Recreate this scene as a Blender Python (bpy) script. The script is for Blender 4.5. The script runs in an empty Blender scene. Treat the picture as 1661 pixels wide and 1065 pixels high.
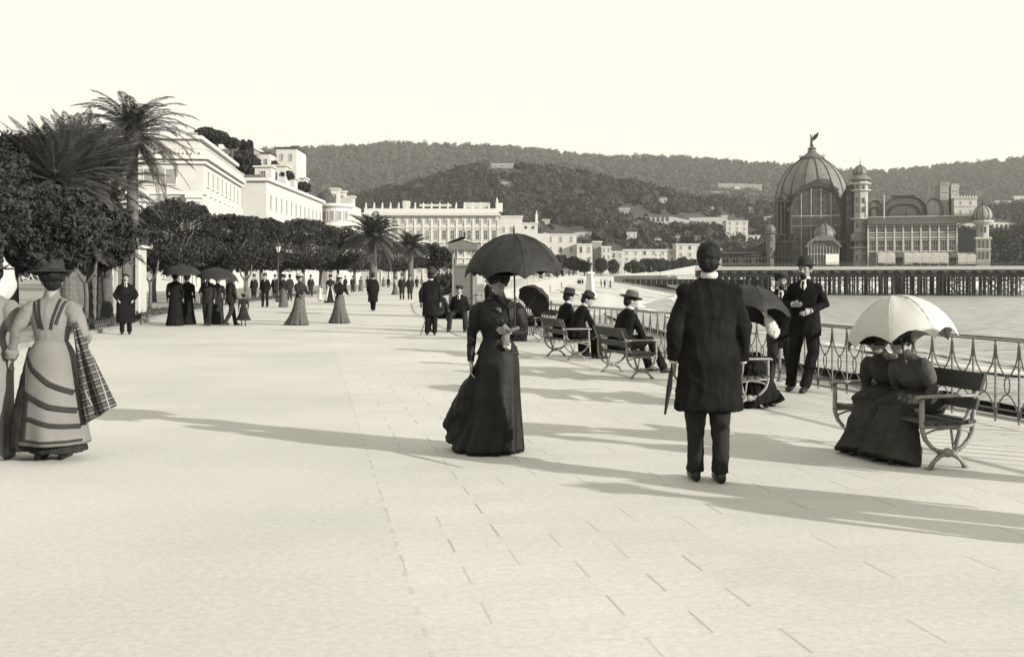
import bpy, bmesh, math, random
import numpy as np
from mathutils import Vector, Matrix, noise as mnoise
random.seed(7); rng = np.random.default_rng(7)
PI = math.pi
sc = bpy.context.scene; COL = sc.collection
F = 1700.0; CX = 830.0; HY = 451.0; EYE = 1.5
def G(px, py, z=0.0):
    """ground point seen at a pixel of the photograph"""
    d = F * (EYE - z) / (py - HY); return Vector(((px - CX) / F * d, d, z))
def AT(px, d, z=0.0): return Vector(((px - CX) / F * d, d, z))
def ZH(py, d): return EYE + (HY - py) / F * d
TINT = (1.0, 0.97, 0.90)
MATS = {}
def M(name, g, var=.12, scale=4., rough=.85, bump=0., bscale=None, detail=4., metal=0., stretch=(1, 1, 1), spec=.3, trans=0.):
    if name in MATS: return MATS[name]
    m = bpy.data.materials.new(name); m.use_nodes = True; MATS[name] = m
    nt = m.node_tree; b = nt.nodes['Principled BSDF']; L = nt.links.new
    tc = nt.nodes.new('ShaderNodeTexCoord'); mp = nt.nodes.new('ShaderNodeMapping'); mp.inputs['Scale'].default_value = stretch
    L(tc.outputs['Object'], mp.inputs[0])
    n = nt.nodes.new('ShaderNodeTexNoise'); n.inputs['Scale'].default_value = scale; n.inputs['Detail'].default_value = detail; n.inputs['Roughness'].default_value = .65
    L(mp.outputs[0], n.inputs['Vector'])
    r = nt.nodes.new('ShaderNodeValToRGB'); r.color_ramp.elements[0].position = .3; r.color_ramp.elements[1].position = .7
    lo, hi = g * (1 - var), g * (1 + var)
    r.color_ramp.elements[0].color = (lo * TINT[0], lo * TINT[1], lo * TINT[2], 1)
    r.color_ramp.elements[1].color = (hi * TINT[0], hi * TINT[1], hi * TINT[2], 1)
    L(n.outputs[0], r.inputs[0]); L(r.outputs[0], b.inputs['Base Color'])
    b.inputs['Roughness'].default_value = rough; b.inputs['Metallic'].default_value = metal
    b.inputs['Specular IOR Level'].default_value = spec
    if bump:
        n2 = nt.nodes.new('ShaderNodeTexNoise'); n2.inputs['Scale'].default_value = bscale or scale * 6; n2.inputs['Detail'].default_value = 5
        L(mp.outputs[0], n2.inputs['Vector'])
        bu = nt.nodes.new('ShaderNodeBump'); bu.inputs['Strength'].default_value = bump; bu.inputs['Distance'].default_value = .05
        L(n2.outputs[0], bu.inputs['Height']); L(bu.outputs[0], b.inputs['Normal'])
    return m
# ---------------------------------------------------------------- materials
cloth_black = M('black_wool', .009, .5, 5, .95, .15, 40, spec=.06)
cloth_black2 = M('black_silk', .008, .6, 6, .6, .12, 40, spec=.18)
cloth_dark = M('dark_cloth', .020, .4, 5, .95, .15, 40, spec=.08)
cloth_mid = M('grey_cloth', .085, .2, 5, .95, .12, 40, spec=.15)
cloth_pale = M('pale_grey_wool', .145, .12, 5, .95, .10, 40, spec=.15)
cloth_white = M('white_cotton', .40, .06, 8, .9, .2, 30)
trim_dark = M('dark_braid', .022, .3, 20, .9, .2)
skin = M('skin', .21, .08, 12, .6, .05, 80)
skin_sh = M('skin_tanned', .15, .08, 12, .6, .05, 80)
hair_m = M('dark_hair', .009, .5, 30, .6, .5, 60, stretch=(1, 1, .2), spec=.15)
hair_g = M('brown_hair', .05, .5, 30, .6, .5, 60, stretch=(1, 1, .2))
leather = M('black_leather', .015, .3, 10, .4, .1)
felt_m = M('black_felt', .02, .3, 10, .9, .2)
felt_b = M('grey_felt', .07, .25, 10, .9, .2)
straw = M('pale_straw', .30, .15, 30, .9, .3)
iron = M('painted_cast_iron', .12, .35, 20, .55, .3, 60)
iron_pale = M('worn_pale_iron', .20, .3, 20, .5, .3, 60)
iron_dark = M('dark_iron', .035, .4, 20, .5, .2, 60)
wood_dark = M('dark_bench_wood', .045, .35, 6, .75, .3, 30, stretch=(1, .15, 1))
wood_mid = M('weathered_wood', .12, .3, 3, .85, .3, 20)
leaf_dark = M('dark_leaf', .024, .6, 1.6, .75, 0, spec=.3)
leaf_mid = M('mid_leaf', .042, .5, 1.2, .75, 0, spec=.3)
leaf_palm = M('palm_leaf', .050, .5, 1.2, .6, 0, spec=.4)
bark = M('bark', .07, .4, 6, .95, .6, 20, stretch=(1, 1, 3))
bark_pale = M('pale_bark', .105, .35, 6, .95, .6, 20, stretch=(1, 1, 3))
wall_white = M('white_stucco', .41, .08, .35, .9, .1, 4)
wall_shade = M('pale_stucco', .32, .10, .4, .9, .1, 4)
wall_grey = M('grey_stucco', .20, .15, .5, .9, .1, 4)
trim_white = M('white_moulding', .47, .04, 1, .85)
shutter = M('pale_shutter', .20, .2, 5, .8)
glass_d = M('dark_window', .06, .3, 3, .3, spec=.5)
roof_d = M('dark_roof', .05, .3, 1, .85, .3, 10)
roof_m = M('zinc_roof', .085, .2, .8, .6, .1, 10)
steel = M('painted_ironwork', .095, .3, 2, .7)
steel_d = M('dark_ironwork', .042, .35, 2, .8)
steel_l = M('pale_ironwork', .40, .15, 2, .7)
canvas = M('white_awning', .72, .10, 1, .9)
pile_m = M('tarred_pile', .018, .35, 3, .9)
def glass_panel_mat():
    m = M('patterned_glazing', .085, .85, 1.6, .5, .2, 6, detail=8); return m
glazing = glass_panel_mat()
# ---------------------------------------------------------------- object helpers
def link(name, me, mat, parent=None, smooth=False):
    o = bpy.data.objects.new(name, me); COL.objects.link(o)
    if mat is not None:
        for m in (mat if isinstance(mat, (list, tuple)) else [mat]): me.materials.append(m)
    if smooth:
        me.polygons.foreach_set('use_smooth', [True] * len(me.polygons))
    if parent is not None: o.parent = parent
    return o
def bobj(name, bm, mat, parent=None, smooth=False, loc=None):
    me = bpy.data.meshes.new(name); bm.to_mesh(me); bm.free()
    o = link(name, me, mat, parent, smooth)
    if loc is not None: o.location = loc
    return o
def tag(o, label=None, cat=None, group=None, kind=None):
    if label: o['label'] = label
    if cat: o['category'] = cat
    if group: o['group'] = group
    if kind: o['kind'] = kind
    return o
def empty(name, loc, rz=0, label=None, cat=None, group=None):
    o = bpy.data.objects.new(name, None); COL.objects.link(o); o.location = loc; o.rotation_euler = (0, 0, rz)
    o.empty_display_size = .2
    return tag(o, label, cat, group)
def copy_tree(o, parent=None):
    c = o.copy(); COL.objects.link(c); c.parent = parent
    for ch in list(o.children): copy_tree(ch, c)
    return c
def NB(): return bmesh.new()
def box(bm, c, s, rz=0., mi=0):
    """box by centre and full size"""
    R = Matrix.Rotation(rz, 3, 'Z'); vs = []
    for dx in (-.5, .5):
        for dy in (-.5, .5):
            for dz in (-.5, .5):
                vs.append(bm.verts.new(Vector(c) + R @ Vector((dx * s[0], dy * s[1], dz * s[2]))))
    for q in ((0, 1, 3, 2), (4, 6, 7, 5), (0, 4, 5, 1), (2, 3, 7, 6), (0, 2, 6, 4), (1, 5, 7, 3)):
        f = bm.faces.new([vs[i] for i in q]); f.material_index = mi
    return vs
def frames(pts, up=None):
    P = [Vector(p) for p in pts]; out = []
    for i, p in enumerate(P):
        a = P[max(i - 1, 0)]; b = P[min(i + 1, len(P) - 1)]; t = (b - a).normalized()
        if up is None:
            ref = Vector((1, 0, 0)) if abs(t.x) < .8 else Vector((0, 1, 0))
        else: ref = Vector(up)
        s = (ref - t * ref.dot(t)).normalized(); out.append((p, t, s, t.cross(s)))
    return out
def tube(bm, pts, rad, seg=10, up=None, cap=True, power=None, mi=0):
    """swept closed tube; rad is a number, a list, or a list of (r_side, r_other)"""
    n = len(pts)
    if not isinstance(rad, (list, tuple)): rad = [rad] * n
    rings = []
    for i, (p, t, s, u) in enumerate(frames(pts, up)):
        r = rad[i]; ra, rb = r if isinstance(r, (tuple, list)) else (r, r); ring = []
        for k in range(seg):
            a = 2 * PI * k / seg; ca, sa = math.cos(a), math.sin(a)
            if power:
                ca = math.copysign(abs(ca) ** power, ca); sa = math.copysign(abs(sa) ** power, sa)
            ring.append(bm.verts.new(p + s * ra * ca + u * rb * sa))
        rings.append(ring)
    for a, b in zip(rings, rings[1:]):
        for k in range(seg):
            f = bm.faces.new((a[k], a[(k + 1) % seg], b[(k + 1) % seg], b[k])); f.material_index = mi
    if cap:
        bm.faces.new(rings[0][::-1]).material_index = mi; bm.faces.new(rings[-1]).material_index = mi
    return rings
def ball(bm, c, r, seg=14, rings=9, rot=None):
    c = Vector(c); r = Vector(r) if isinstance(r, (tuple, list, Vector)) else Vector((r, r, r))
    R = rot or Matrix.Identity(3); rr = []
    for i in range(1, rings):
        th = PI * i / rings; rr.append([bm.verts.new(c + R @ Vector((r.x * math.sin(th) * math.cos(2 * PI * k / seg), r.y * math.sin(th) * math.sin(2 * PI * k / seg), r.z * math.cos(th)))) for k in range(seg)])
    top = bm.verts.new(c + R @ Vector((0, 0, r.z))); bot = bm.verts.new(c - R @ Vector((0, 0, r.z)))
    for a, b in zip(rr, rr[1:]):
        for k in range(seg): bm.faces.new((a[k], b[k], b[(k + 1) % seg], a[(k + 1) % seg]))
    for k in range(seg):
        bm.faces.new((top, rr[0][k], rr[0][(k + 1) % seg])); bm.faces.new((bot, rr[-1][(k + 1) % seg], rr[-1][k]))
def lathe(bm, prof, seg=24, c=(0, 0, 0), fn=None, cap=True, sx=1., sy=1.):
    """prof: list of (r, z)"""
    c = Vector(c); rings = []
    for (r, z) in prof:
        ring = []
        for k in range(seg):
            a = 2 * PI * k / seg; q = fn(a, r, z) if fn else r
            ring.append(bm.verts.new(c + Vector((q * math.cos(a) * sx, q * math.sin(a) * sy, z))))
        rings.append(ring)
    for a, b in zip(rings, rings[1:]):
        for k in range(seg): bm.faces.new((a[k], a[(k + 1) % seg], b[(k + 1) % seg], b[k]))
    if cap:
        bm.faces.new(rings[0][::-1]); bm.faces.new(rings[-1])
    return rings
def remesh(bm, voxel, smooth=2, fold=None, name='m'):
    """fuse rough volumes into one continuous surface"""
    bmesh.ops.recalc_face_normals(bm, faces=bm.faces)
    me = bpy.data.meshes.new(name); bm.to_mesh(me); bm.free()
    o = bpy.data.objects.new('tmp', me); COL.objects.link(o)
    r = o.modifiers.new('r', 'REMESH'); r.mode = 'VOXEL'; r.voxel_size = voxel
    if smooth:
        s = o.modifiers.new('s', 'SMOOTH'); s.factor = .5; s.iterations = smooth
    dg = bpy.context.evaluated_depsgraph_get(); dg.update()
    new = bpy.data.meshes.new_from_object(o.evaluated_get(dg)); bpy.data.objects.remove(o); bpy.data.meshes.remove(me)
    new.name = name; new.materials.clear()
    if fold:
        amp, sx, sz = fold; n = len(new.vertices)
        co = np.empty(n * 3, 'f'); new.vertices.foreach_get('co', co); co = co.reshape(-1, 3)
        no = np.empty(n * 3, 'f'); new.vertex_normals.foreach_get('vector', no) if hasattr(new, 'vertex_normals') else new.vertices.foreach_get('normal', no)
        no = no.reshape(-1, 3)
        def fold_(c):
            x, y, z = float(c[0]), float(c[1]), float(c[2]); wob = .25 * mnoise.noise(Vector((x * 3, y * 3, z * 4)))
            a = mnoise.noise(Vector((x * sx + wob, y * sx, z * sz))); b = 1 - 2.4 * abs(mnoise.noise(Vector((x * sx * 1.7 + 9 + wob, y * sx * 1.7, z * sz * 1.3 + x * 2))))
            e = 1 - 2.4 * abs(mnoise.noise(Vector((x * sx * .7 + z * 5, y * sx * .9, z * sz * 3.2 + 4))))
            return .7 * a + .5 * b * abs(b) + .35 * e * abs(e)
        dsp = np.array([fold_(c) for c in co], 'f')
        co += no * (dsp * amp)[:, None]; new.vertices.foreach_set('co', co.ravel())
    return new
def np_mesh(name, V, Fq, mat, parent=None, smooth=False):
    """V (n,3), Fq (m,k) constant-size faces"""
    me = bpy.data.meshes.new(name); m, k = Fq.shape
    me.vertices.add(len(V)); me.vertices.foreach_set('co', np.ascontiguousarray(V, 'f').ravel())
    me.loops.add(m * k); me.loops.foreach_set('vertex_index', np.ascontiguousarray(Fq, 'i').ravel())
    me.polygons.add(m); me.polygons.foreach_set('loop_start', np.arange(0, m * k, k, dtype='i'))
    me.update(calc_edges=True); me.validate()
    return link(name, me, mat, parent, smooth)
def leaf_quads(P, size, up=.3, asp=.5):
    """many small leaf-sized quads at points P"""
    n = len(P); a = rng.normal(size=(n, 3)); a /= np.linalg.norm(a, axis=1)[:, None]
    b = rng.normal(size=(n, 3)); b[:, 2] += up; b -= a * (a * b).sum(1)[:, None]; b /= np.linalg.norm(b, axis=1)[:, None]
    s = (size * rng.uniform(.6, 1.4, n))[:, None]
    V = np.stack([P - a * s, P + b * s * asp, P + a * s, P - b * s * asp], 1).reshape(-1, 3)
    return V, np.arange(n * 4).reshape(-1, 4)
HAZE = .00013
# ================================================================= light, sky, camera
SUN_EL = math.radians(17.5); sd = Vector((.85, -.53, 0)).normalized()
sdir = Vector((sd.x * math.cos(SUN_EL), sd.y * math.cos(SUN_EL), math.sin(SUN_EL)))
li = bpy.data.lights.new('sun', 'SUN'); li.energy = 5.0; li.angle = math.radians(.6); li.color = (1, .97, .90)
lo = bpy.data.objects.new('sun', li); COL.objects.link(lo); lo.rotation_euler = sdir.to_track_quat('Z', 'Y').to_euler(); lo.location = (20, -20, 30)
w = bpy.data.worlds.new('World'); sc.world = w; w.use_nodes = True; nt = w.node_tree; bgn = nt.nodes['Background']
sky = nt.nodes.new('ShaderNodeTexSky'); sky.sky_type = 'NISHITA'; sky.sun_disc = False; sky.sun_elevation = SUN_EL
sky.sun_rotation = math.atan2(sdir.x, sdir.y); sky.dust_density = 3; sky.air_density = 1.2
bw = nt.nodes.new('ShaderNodeRGBToBW'); nt.links.new(sky.outputs[0], bw.inputs[0])
mr = nt.nodes.new('ShaderNodeMapRange'); mr.inputs['From Min'].default_value = 0; mr.inputs['From Max'].default_value = 12
mr.inputs['To Min'].default_value = 6.3; mr.inputs['To Max'].default_value = 7.2
nt.links.new(bw.outputs[0], mr.inputs[0])
vm = nt.nodes.new('ShaderNodeVectorMath'); vm.operation = 'SCALE'; vm.inputs[0].default_value = (1.0, .985, .86)
nt.links.new(mr.outputs[0], vm.inputs['Scale']); nt.links.new(vm.outputs[0], bgn.inputs['Color']); bgn.inputs['Strength'].default_value = .1
cam = bpy.data.cameras.new('camera'); co = bpy.data.objects.new('camera', cam); COL.objects.link(co); sc.camera = co
co.location = (0, 0, EYE); co.rotation_euler = (PI / 2, 0, 0); cam.sensor_width = 36; cam.lens = 36 * F / 1661
cam.shift_x = (830.5 - CX) / 1661; cam.shift_y = -(532.5 - HY) / 1661; cam.clip_end = 9000; cam.clip_start = .1
sc.view_settings.view_transform = 'Standard'; sc.view_settings.look = 'None'; sc.view_settings.exposure = .68; sc.view_settings.gamma = 1
# ================================================================= rail line / shore
RAIL = [(10.3, -8), (5.18, 10.67), (4.30, 13.8), (.95, 25.7), (-1.9, 44), (-3.6, 60), (-4.2, 85), (-2, 120), (3, 160), (10, 210), (18, 260), (28, 312), (60, 345), (120, 372), (220, 400), (420, 430)]
def rail_x(y):
    for (x0, y0), (x1, y1) in zip(RAIL, RAIL[1:]):
        if y0 <= y <= y1: return x0 + (x1 - x0) * (y - y0) / (y1 - y0)
    return RAIL[-1][0]
def sm(a, b, t):
    t = max(0., min(1., (t - a) / (b - a))); return t * t * (3 - 2 * t)
def land_z(x, y):
    return 2.0 * sm(110, 230, y) * sm(-26, -4, x) + 1.2 * sm(300, 420, y)
def promenade_material():
    m = bpy.data.materials.new('promenade_paving'); m.use_nodes = True; nt = m.node_tree; N = nt.nodes.new; L = nt.links.new; b = nt.nodes['Principled BSDF']
    def math_(op, a, b_=None, c=None):
        n = N('ShaderNodeMath'); n.operation = op
        for i, v in enumerate((a, b_, c)):
            if v is None: continue
            if isinstance(v, (int, float)): n.inputs[i].default_value = v
            else: L(v, n.inputs[i])
        return n.outputs[0]
    tc = N('ShaderNodeTexCoord'); mp = N('ShaderNodeMapping'); mp.inputs['Rotation'].default_value = (0, 0, -math.radians(10.8)); mp.inputs['Location'].default_value = (-.47, 0, 0)
    L(tc.outputs['Object'], mp.inputs[0]); sx = N('ShaderNodeSeparateXYZ'); L(mp.outputs[0], sx.inputs[0])
    u, v = sx.outputs[0], sx.outputs[1]
    vr = math_('DIVIDE', v, .30); row = math_('FLOOR', vr); odd = math_('MODULO', row, 2.0); odd = math_('ABSOLUTE', odd)
    uu = math_('ADD', math_('DIVIDE', u, .60), math_('MULTIPLY', odd, .5))
    cell = math_('FLOOR', math_('ADD', uu, .5))
    cv = N('ShaderNodeCombineXYZ'); L(cell, cv.inputs[0]); L(row, cv.inputs[1]); wn = N('ShaderNodeTexWhiteNoise'); wn.noise_dimensions = '2D'; L(cv.outputs[0], wn.inputs['Vector'])
    fu = math_('FRACT', uu); du = math_('MINIMUM', fu, math_('SUBTRACT', 1.0, fu))
    head = math_('LESS_THAN', du, .013)
    head = math_('MULTIPLY', head, math_('GREATER_THAN', wn.outputs[0], .45))
    head = math_('MULTIPLY', head, math_('MULTIPLY', wn.outputs[0], .34))
    fv = math_('FRACT', vr); dv = math_('MINIMUM', fv, math_('SUBTRACT', 1.0, fv)); bed = math_('MULTIPLY', math_('LESS_THAN', dv, .025), .035)
    joints = math_('MAXIMUM', head, bed)
    slabside = math_('GREATER_THAN', u, 0.0)
    edge = math_('MULTIPLY', math_('LESS_THAN', math_('ABSOLUTE', u), .012), math_('MULTIPLY', math_('GREATER_THAN', fv, .60), .13))
    joints = math_('MAXIMUM', math_('MULTIPLY', joints, slabside), edge)
    nz = N('ShaderNodeTexNoise'); nz.inputs['Scale'].default_value = .35; nz.inputs['Detail'].default_value = 7; L(tc.outputs['Object'], nz.inputs['Vector'])
    n2 = N('ShaderNodeTexNoise'); n2.inputs['Scale'].default_value = 24; n2.inputs['Detail'].default_value = 6; n2.inputs['Roughness'].default_value = .75; L(tc.outputs['Object'], n2.inputs['Vector'])
    val = math_('ADD', .455, math_('MULTIPLY', math_('SUBTRACT', nz.outputs[0], .5), .22))
    val = math_('ADD', val, math_('MULTIPLY', math_('SUBTRACT', n2.outputs[0], .5), .30))
    val = math_('MULTIPLY', val, math_('ADD', .955, math_('MULTIPLY', wn.outputs[0], math_('MULTIPLY', slabside, .06))))
    val = math_('MULTIPLY', val, math_('SUBTRACT', 1.0, joints))
    v3 = N('ShaderNodeVectorMath'); v3.operation = 'SCALE'; v3.inputs[0].default_value = (1, .975, .90); L(val, v3.inputs['Scale']); L(v3.outputs[0], b.inputs['Base Color'])
    b.inputs['Roughness'].default_value = .95; b.inputs['Specular IOR Level'].default_value = .1
    bu = N('ShaderNodeBump'); bu.inputs['Strength'].default_value = .12; bu.inputs['Distance'].default_value = .01
    L(math_('SUBTRACT', n2.outputs[0], joints), bu.inputs['Height']); L(bu.outputs[0], b.inputs['Normal'])
    return m
def sheet(name, grid_fn, us, vs, mat, kind='structure', smooth=True):
    V = [grid_fn(u, v) for v in vs for u in us]; n = len(us)
    Fq = [(j * n + i, j * n + i + 1, (j + 1) * n + i + 1, (j + 1) * n + i) for j in range(len(vs) - 1) for i in range(n - 1)]
    o = np_mesh(name, np.array(V), np.array(Fq), mat, None, smooth); tag(o, kind=kind); return o
ys = list(np.concatenate([np.linspace(-8, 60, 40), np.linspace(64, 300, 50), np.linspace(312, 430, 20)]))
LEFT = [(-9.5, -8), (-10.2, 20), (-11.1, 27.7), (-11.8, 33), (-13.3, 39.8), (-15.4, 60.7), (-16.9, 88), (-19.2, 121), (-22.3, 170), (-24, 230), (-24, 440)]
def left_x(y):
    for (x0, y0), (x1, y1) in zip(LEFT, LEFT[1:]):
        if y0 <= y <= y1: return x0 + (x1 - x0) * (y - y0) / (y1 - y0)
    return LEFT[-1][0]
def prom(u, y):
    a, b = left_x(y), rail_x(y) + .18; x = a + (b - a) * u; return (x, y, land_z(x, y))
sheet('promenade', prom, list(np.linspace(0, 1, 30)), ys, promenade_material())
soil = M('garden_gravel', .24, .25, 3, .95, .4, 30)
def gard(u, y):
    a, b = -420, left_x(y) - .28; x = b + (a - b) * (1 - u) ** 3; return (x, y, land_z(x, y) - .01)
sheet('garden_ground', gard, list(np.linspace(0, 1, 20)), ys, soil)
# low stone kerb along the planting
def ribbon(name, path, prof, mat, parent=None, kind=None, label=None, cat=None):
    """profile (offset to the right, z) swept along a plan path of (x, y, z)"""
    bm = NB(); rings = []
    for i, p in enumerate(path):
        a = Vector(path[max(i - 1, 0)][:2]); b = Vector(path[min(i + 1, len(path) - 1)][:2]); t = (b - a).normalized(); r = Vector((t.y, -t.x))
        rings.append([bm.verts.new((p[0] + r.x * o, p[1] + r.y * o, p[2] + z)) for o, z in prof])
    k = len(prof)
    for a, b in zip(rings, rings[1:]):
        for j in range(k): bm.faces.new((a[j], b[j], b[(j + 1) % k], a[(j + 1) % k]))
    bm.faces.new(rings[0]); bm.faces.new(rings[-1][::-1])
    o = bobj(name, bm, mat, parent); tag(o, label, cat, kind=kind); return o
stone = M('pale_stone', .30, .15, 2, .9, .3, 20)
stone_d = M('weathered_stone', .20, .2, 2, .9, .4, 20)
kp = [(left_x(y) - .14, y, land_z(left_x(y), y)) for y in ys if y < 260]
ribbon('kerb', kp, [(-.14, -.2), (.13, -.2), (.13, .10), (-.14, .10)], stone_d, kind='structure')
# sea wall of the promenade
wp = [(rail_x(y), y, land_z(rail_x(y), y)) for y in ys] 
wp = [p for p in wp]
ribbon('sea_wall', wp, [(.19, -6), (.62, -6), (.26, .0), (.26, .03), (.19, .03)], stone, kind=None, label='pale stone sea wall holding the promenade above the beach', cat='wall')
# beach and sea
SHORE = [(30, -10), (26, 20), (21.5, 54), (19, 85), (17.5, 120), (18, 160), (22, 205), (34, 270), (52, 325), (80, 350), (140, 376), (230, 404), (430, 436)]
def pl(pts, y):
    for (x0, y0), (x1, y1) in zip(pts, pts[1:]):
        if y0 <= y <= y1: return x0 + (x1 - x0) * (y - y0) / (y1 - y0)
    return pts[-1][0]
def beach_top(y): return -2.6 + 3.0 * sm(110, 250, y)
pebble = M('pebbles', .17, .6, 7, .9, 1., 9, detail=8)
nt_ = pebble.node_tree; b_ = nt_.nodes['Principled BSDF']; rampo = b_.inputs['Base Color'].links[0].from_node.outputs[0]
tc_b = nt_.nodes.new('ShaderNodeTexCoord'); sp_b = nt_.nodes.new('ShaderNodeSeparateXYZ'); nt_.links.new(tc_b.outputs['Object'], sp_b.inputs[0])
mr_b = nt_.nodes.new('ShaderNodeMapRange'); mr_b.inputs['From Min'].default_value = 60; mr_b.inputs['From Max'].default_value = 130; nt_.links.new(sp_b.outputs[1], mr_b.inputs[0])
ns_b = nt_.nodes.new('ShaderNodeTexNoise'); ns_b.inputs['Scale'].default_value = .12; ns_b.inputs['Detail'].default_value = 6; nt_.links.new(tc_b.outputs['Object'], ns_b.inputs['Vector'])
rp_b = nt_.nodes.new('ShaderNodeValToRGB'); rp_b.color_ramp.elements[0].position = .38; rp_b.color_ramp.elements[1].position = .55; rp_b.color_ramp.elements[0].color = (.26, .255, .24, 1); rp_b.color_ramp.elements[1].color = (.45, .445, .42, 1); nt_.links.new(ns_b.outputs[0], rp_b.inputs[0])
mx_b = nt_.nodes.new('ShaderNodeMix'); mx_b.data_type = 'RGBA'; nt_.links.new(mr_b.outputs[0], mx_b.inputs[0]); nt_.links.new(rampo, mx_b.inputs[6]); nt_.links.new(rp_b.outputs[0], mx_b.inputs[7]); nt_.links.new(mx_b.outputs[2], b_.inputs['Base Color'])
def bf(u, y):
    a, b = rail_x(y) + .4, pl(SHORE, y) + 14; x = a + (b - a) * u
    z = beach_top(y) * (1 - u) - 3.9 * u + .10 * mnoise.noise(Vector((x * .5, y * .5, 0))) + .1 * mnoise.noise(Vector((x * .13, y * .13, 3)))
    z -= .25 * sm(.3, .45, u)
    return (x, y, z)
sheet('beach', bf, list(np.linspace(0, 1, 60)), list(np.concatenate([np.linspace(-8, 120, 190), np.linspace(121.5, 430, 130)])), pebble)
def sea_material():
    m = bpy.data.materials.new('sea_water'); m.use_nodes = True; nt = m.node_tree; N = nt.nodes.new; L = nt.links.new; b = nt.nodes['Principled BSDF']
    tc = N('ShaderNodeTexCoord'); mp = N('ShaderNodeMapping'); mp.inputs['Rotation'].default_value = (0, 0, .3); mp.inputs['Scale'].default_value = (.35, 1, 1); L(tc.outputs['Object'], mp.inputs[0])
    n = N('ShaderNodeTexNoise'); n.inputs['Scale'].default_value = 1.5; n.inputs['Detail'].default_value = 7; n.inputs['Roughness'].default_value = .65; L(mp.outputs[0], n.inputs['Vector'])
    r = N('ShaderNodeValToRGB'); r.color_ramp.elements[0].position = .36; r.color_ramp.elements[1].position = .62
    r.color_ramp.elements[0].color = (.12, .12, .113, 1); r.color_ramp.elements[1].color = (.40, .395, .37, 1); L(n.outputs[0], r.inputs[0]); L(r.outputs[0], b.inputs['Base Color'])
    b.inputs['Roughness'].default_value = .35; bu = N('ShaderNodeBump'); bu.inputs['Strength'].default_value = .8; bu.inputs['Distance'].default_value = .35
    L(n.outputs[0], bu.inputs['Height']); L(bu.outputs[0], b.inputs['Normal']); return m
def seaf(u, y):
    x = pl(SHORE, y) - 6 + 3000 * u ** 3
    z = -3.0 + .10 * mnoise.noise(Vector((x * .25 + y * .1, y * .5, 0))) + .06 * mnoise.noise(Vector((x * .9, y * 1.4, 5)))
    return (x, y, z)
sheet('sea', seaf, list(np.linspace(0, 1, 260)), list(np.concatenate([np.linspace(-30, 0, 4), np.linspace(1, 130, 260), np.linspace(131.5, 436, 150)])), sea_material())
foam_m = M('foam', .62, .05, 4, .9, .3, 12)
def foam(off, wid, y0, y1, seed, n=160, h=.12):
    V = []; Fq = []
    for i in range(n + 1):
        y = y0 + (y1 - y0) * i / n; t = i / n; env = math.sin(PI * t) ** .5
        c = pl(SHORE, y) + off + 1.5 * mnoise.noise(Vector((y * .06, seed, 0))) + .5 * mnoise.noise(Vector((y * .5, seed, 1)))
        ww = wid * env * (.55 + .8 * abs(mnoise.noise(Vector((y * .15, seed, 2)))))
        for k, (o, z) in enumerate(((-1, -.1), (-.75, .5), (-.2, 1), (.5, .55), (1, -.1))):
            V.append((c + o * ww + .25 * ww * mnoise.noise(Vector((y * 1.3, k, seed))), y, -2.93 + h * z * (1 + .5 * mnoise.noise(Vector((y * .8, k * 3., seed))))))
        if i:
            for k in range(4): a = (i - 1) * 5 + k; Fq.append((a, a + 1, a + 6, a + 5))
    return np.array(V), np.array(Fq)
allV = []; allF = []; nv = 0
for args in ((1.2, .8, 5, 90, 1), (4.2, .35, 30, 75, 2), (1.0, 1.2, 85, 190, 3), (1.5, 2.2, 150, 240, 4, 160, .25), (7, 1.2, 120, 170, 5), (13, 3.0, 188, 212, 6, 60, .8), (22, 1.6, 190, 235, 7, 80, .3), (9, 1.4, 210, 300, 8)):
    V, Fq = foam(*args); allV.append(V); allF.append(Fq + nv); nv += len(V)
tag(np_mesh('foam', np.concatenate(allV), np.concatenate(allF), foam_m, None, True), kind='structure')
# ================================================================= hills
SK1 = [(-400, 330), (0, 330), (400, 330), (560, 318), (620, 306), (680, 291), (740, 270), (780, 264), (830, 264), (880, 270), (940, 272), (960, 285), (1040, 291), (1060, 302), (1140, 312), (1200, 322), (1300, 330), (1661, 332), (2300, 330)]
SK2 = [(-400, 250), (0, 245), (380, 240), (480, 238), (560, 233), (640, 228), (700, 230), (760, 231), (820, 235), (880, 239), (930, 246), (1000, 251), (1050, 249), (1120, 252), (1200, 259), (1280, 264), (1370, 273), (1430, 274), (1500, 268), (1560, 261), (1620, 256), (1700, 250), (2300, 250)]
def interp(T, px):
    for (a, ya), (b, yb) in zip(T, T[1:]):
        if a <= px <= b: return ya + (yb - ya) * (px - a) / (b - a)
    return T[-1][1]
R1, R2 = 850., 1900.
D0 = 436.
def hill_z(px, d):
    z1 = ZH(interp(SK1, px), R1) - 4; z2 = ZH(interp(SK2, px), R2) - 6
    rough = mnoise.noise(Vector((px * .012, d * .006, 0))) * 7 * sm(D0, D0 + 150, d) + 3 * mnoise.noise(Vector((px * .03, d * .02, 4))) * sm(D0, D0 + 100, d)
    if d <= R1:
        s = (d - D0) / (R1 - D0); s = max(s, 0); return 3.2 + (z1 - 3.2) * (s ** 1.25) + rough * (1 - .8 * s ** 3)
    if d < 1150:
        return z1 * (1 - .35 * sm(R1, 1150, d)) 
    s = (d - 1150) / (R2 - 1150); zb = z1 * .65
    if d <= R2: return zb + (z2 - zb) * s ** 1.1 + rough * 1.5 * (1 - s)
    return z2 - (d - R2) * .25
ground_h = M('hill_soil', .045, .35, .03, .95, .5, .4, detail=8)
pxs = list(np.linspace(-500, 2200, 200))
def hf(d0, d1, n, name):
    ds = list(np.linspace(d0, d1, n))
    return sheet(name, lambda px, d: ((px - CX) / F * d, d, hill_z(px, d)), pxs, ds, ground_h)
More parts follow.
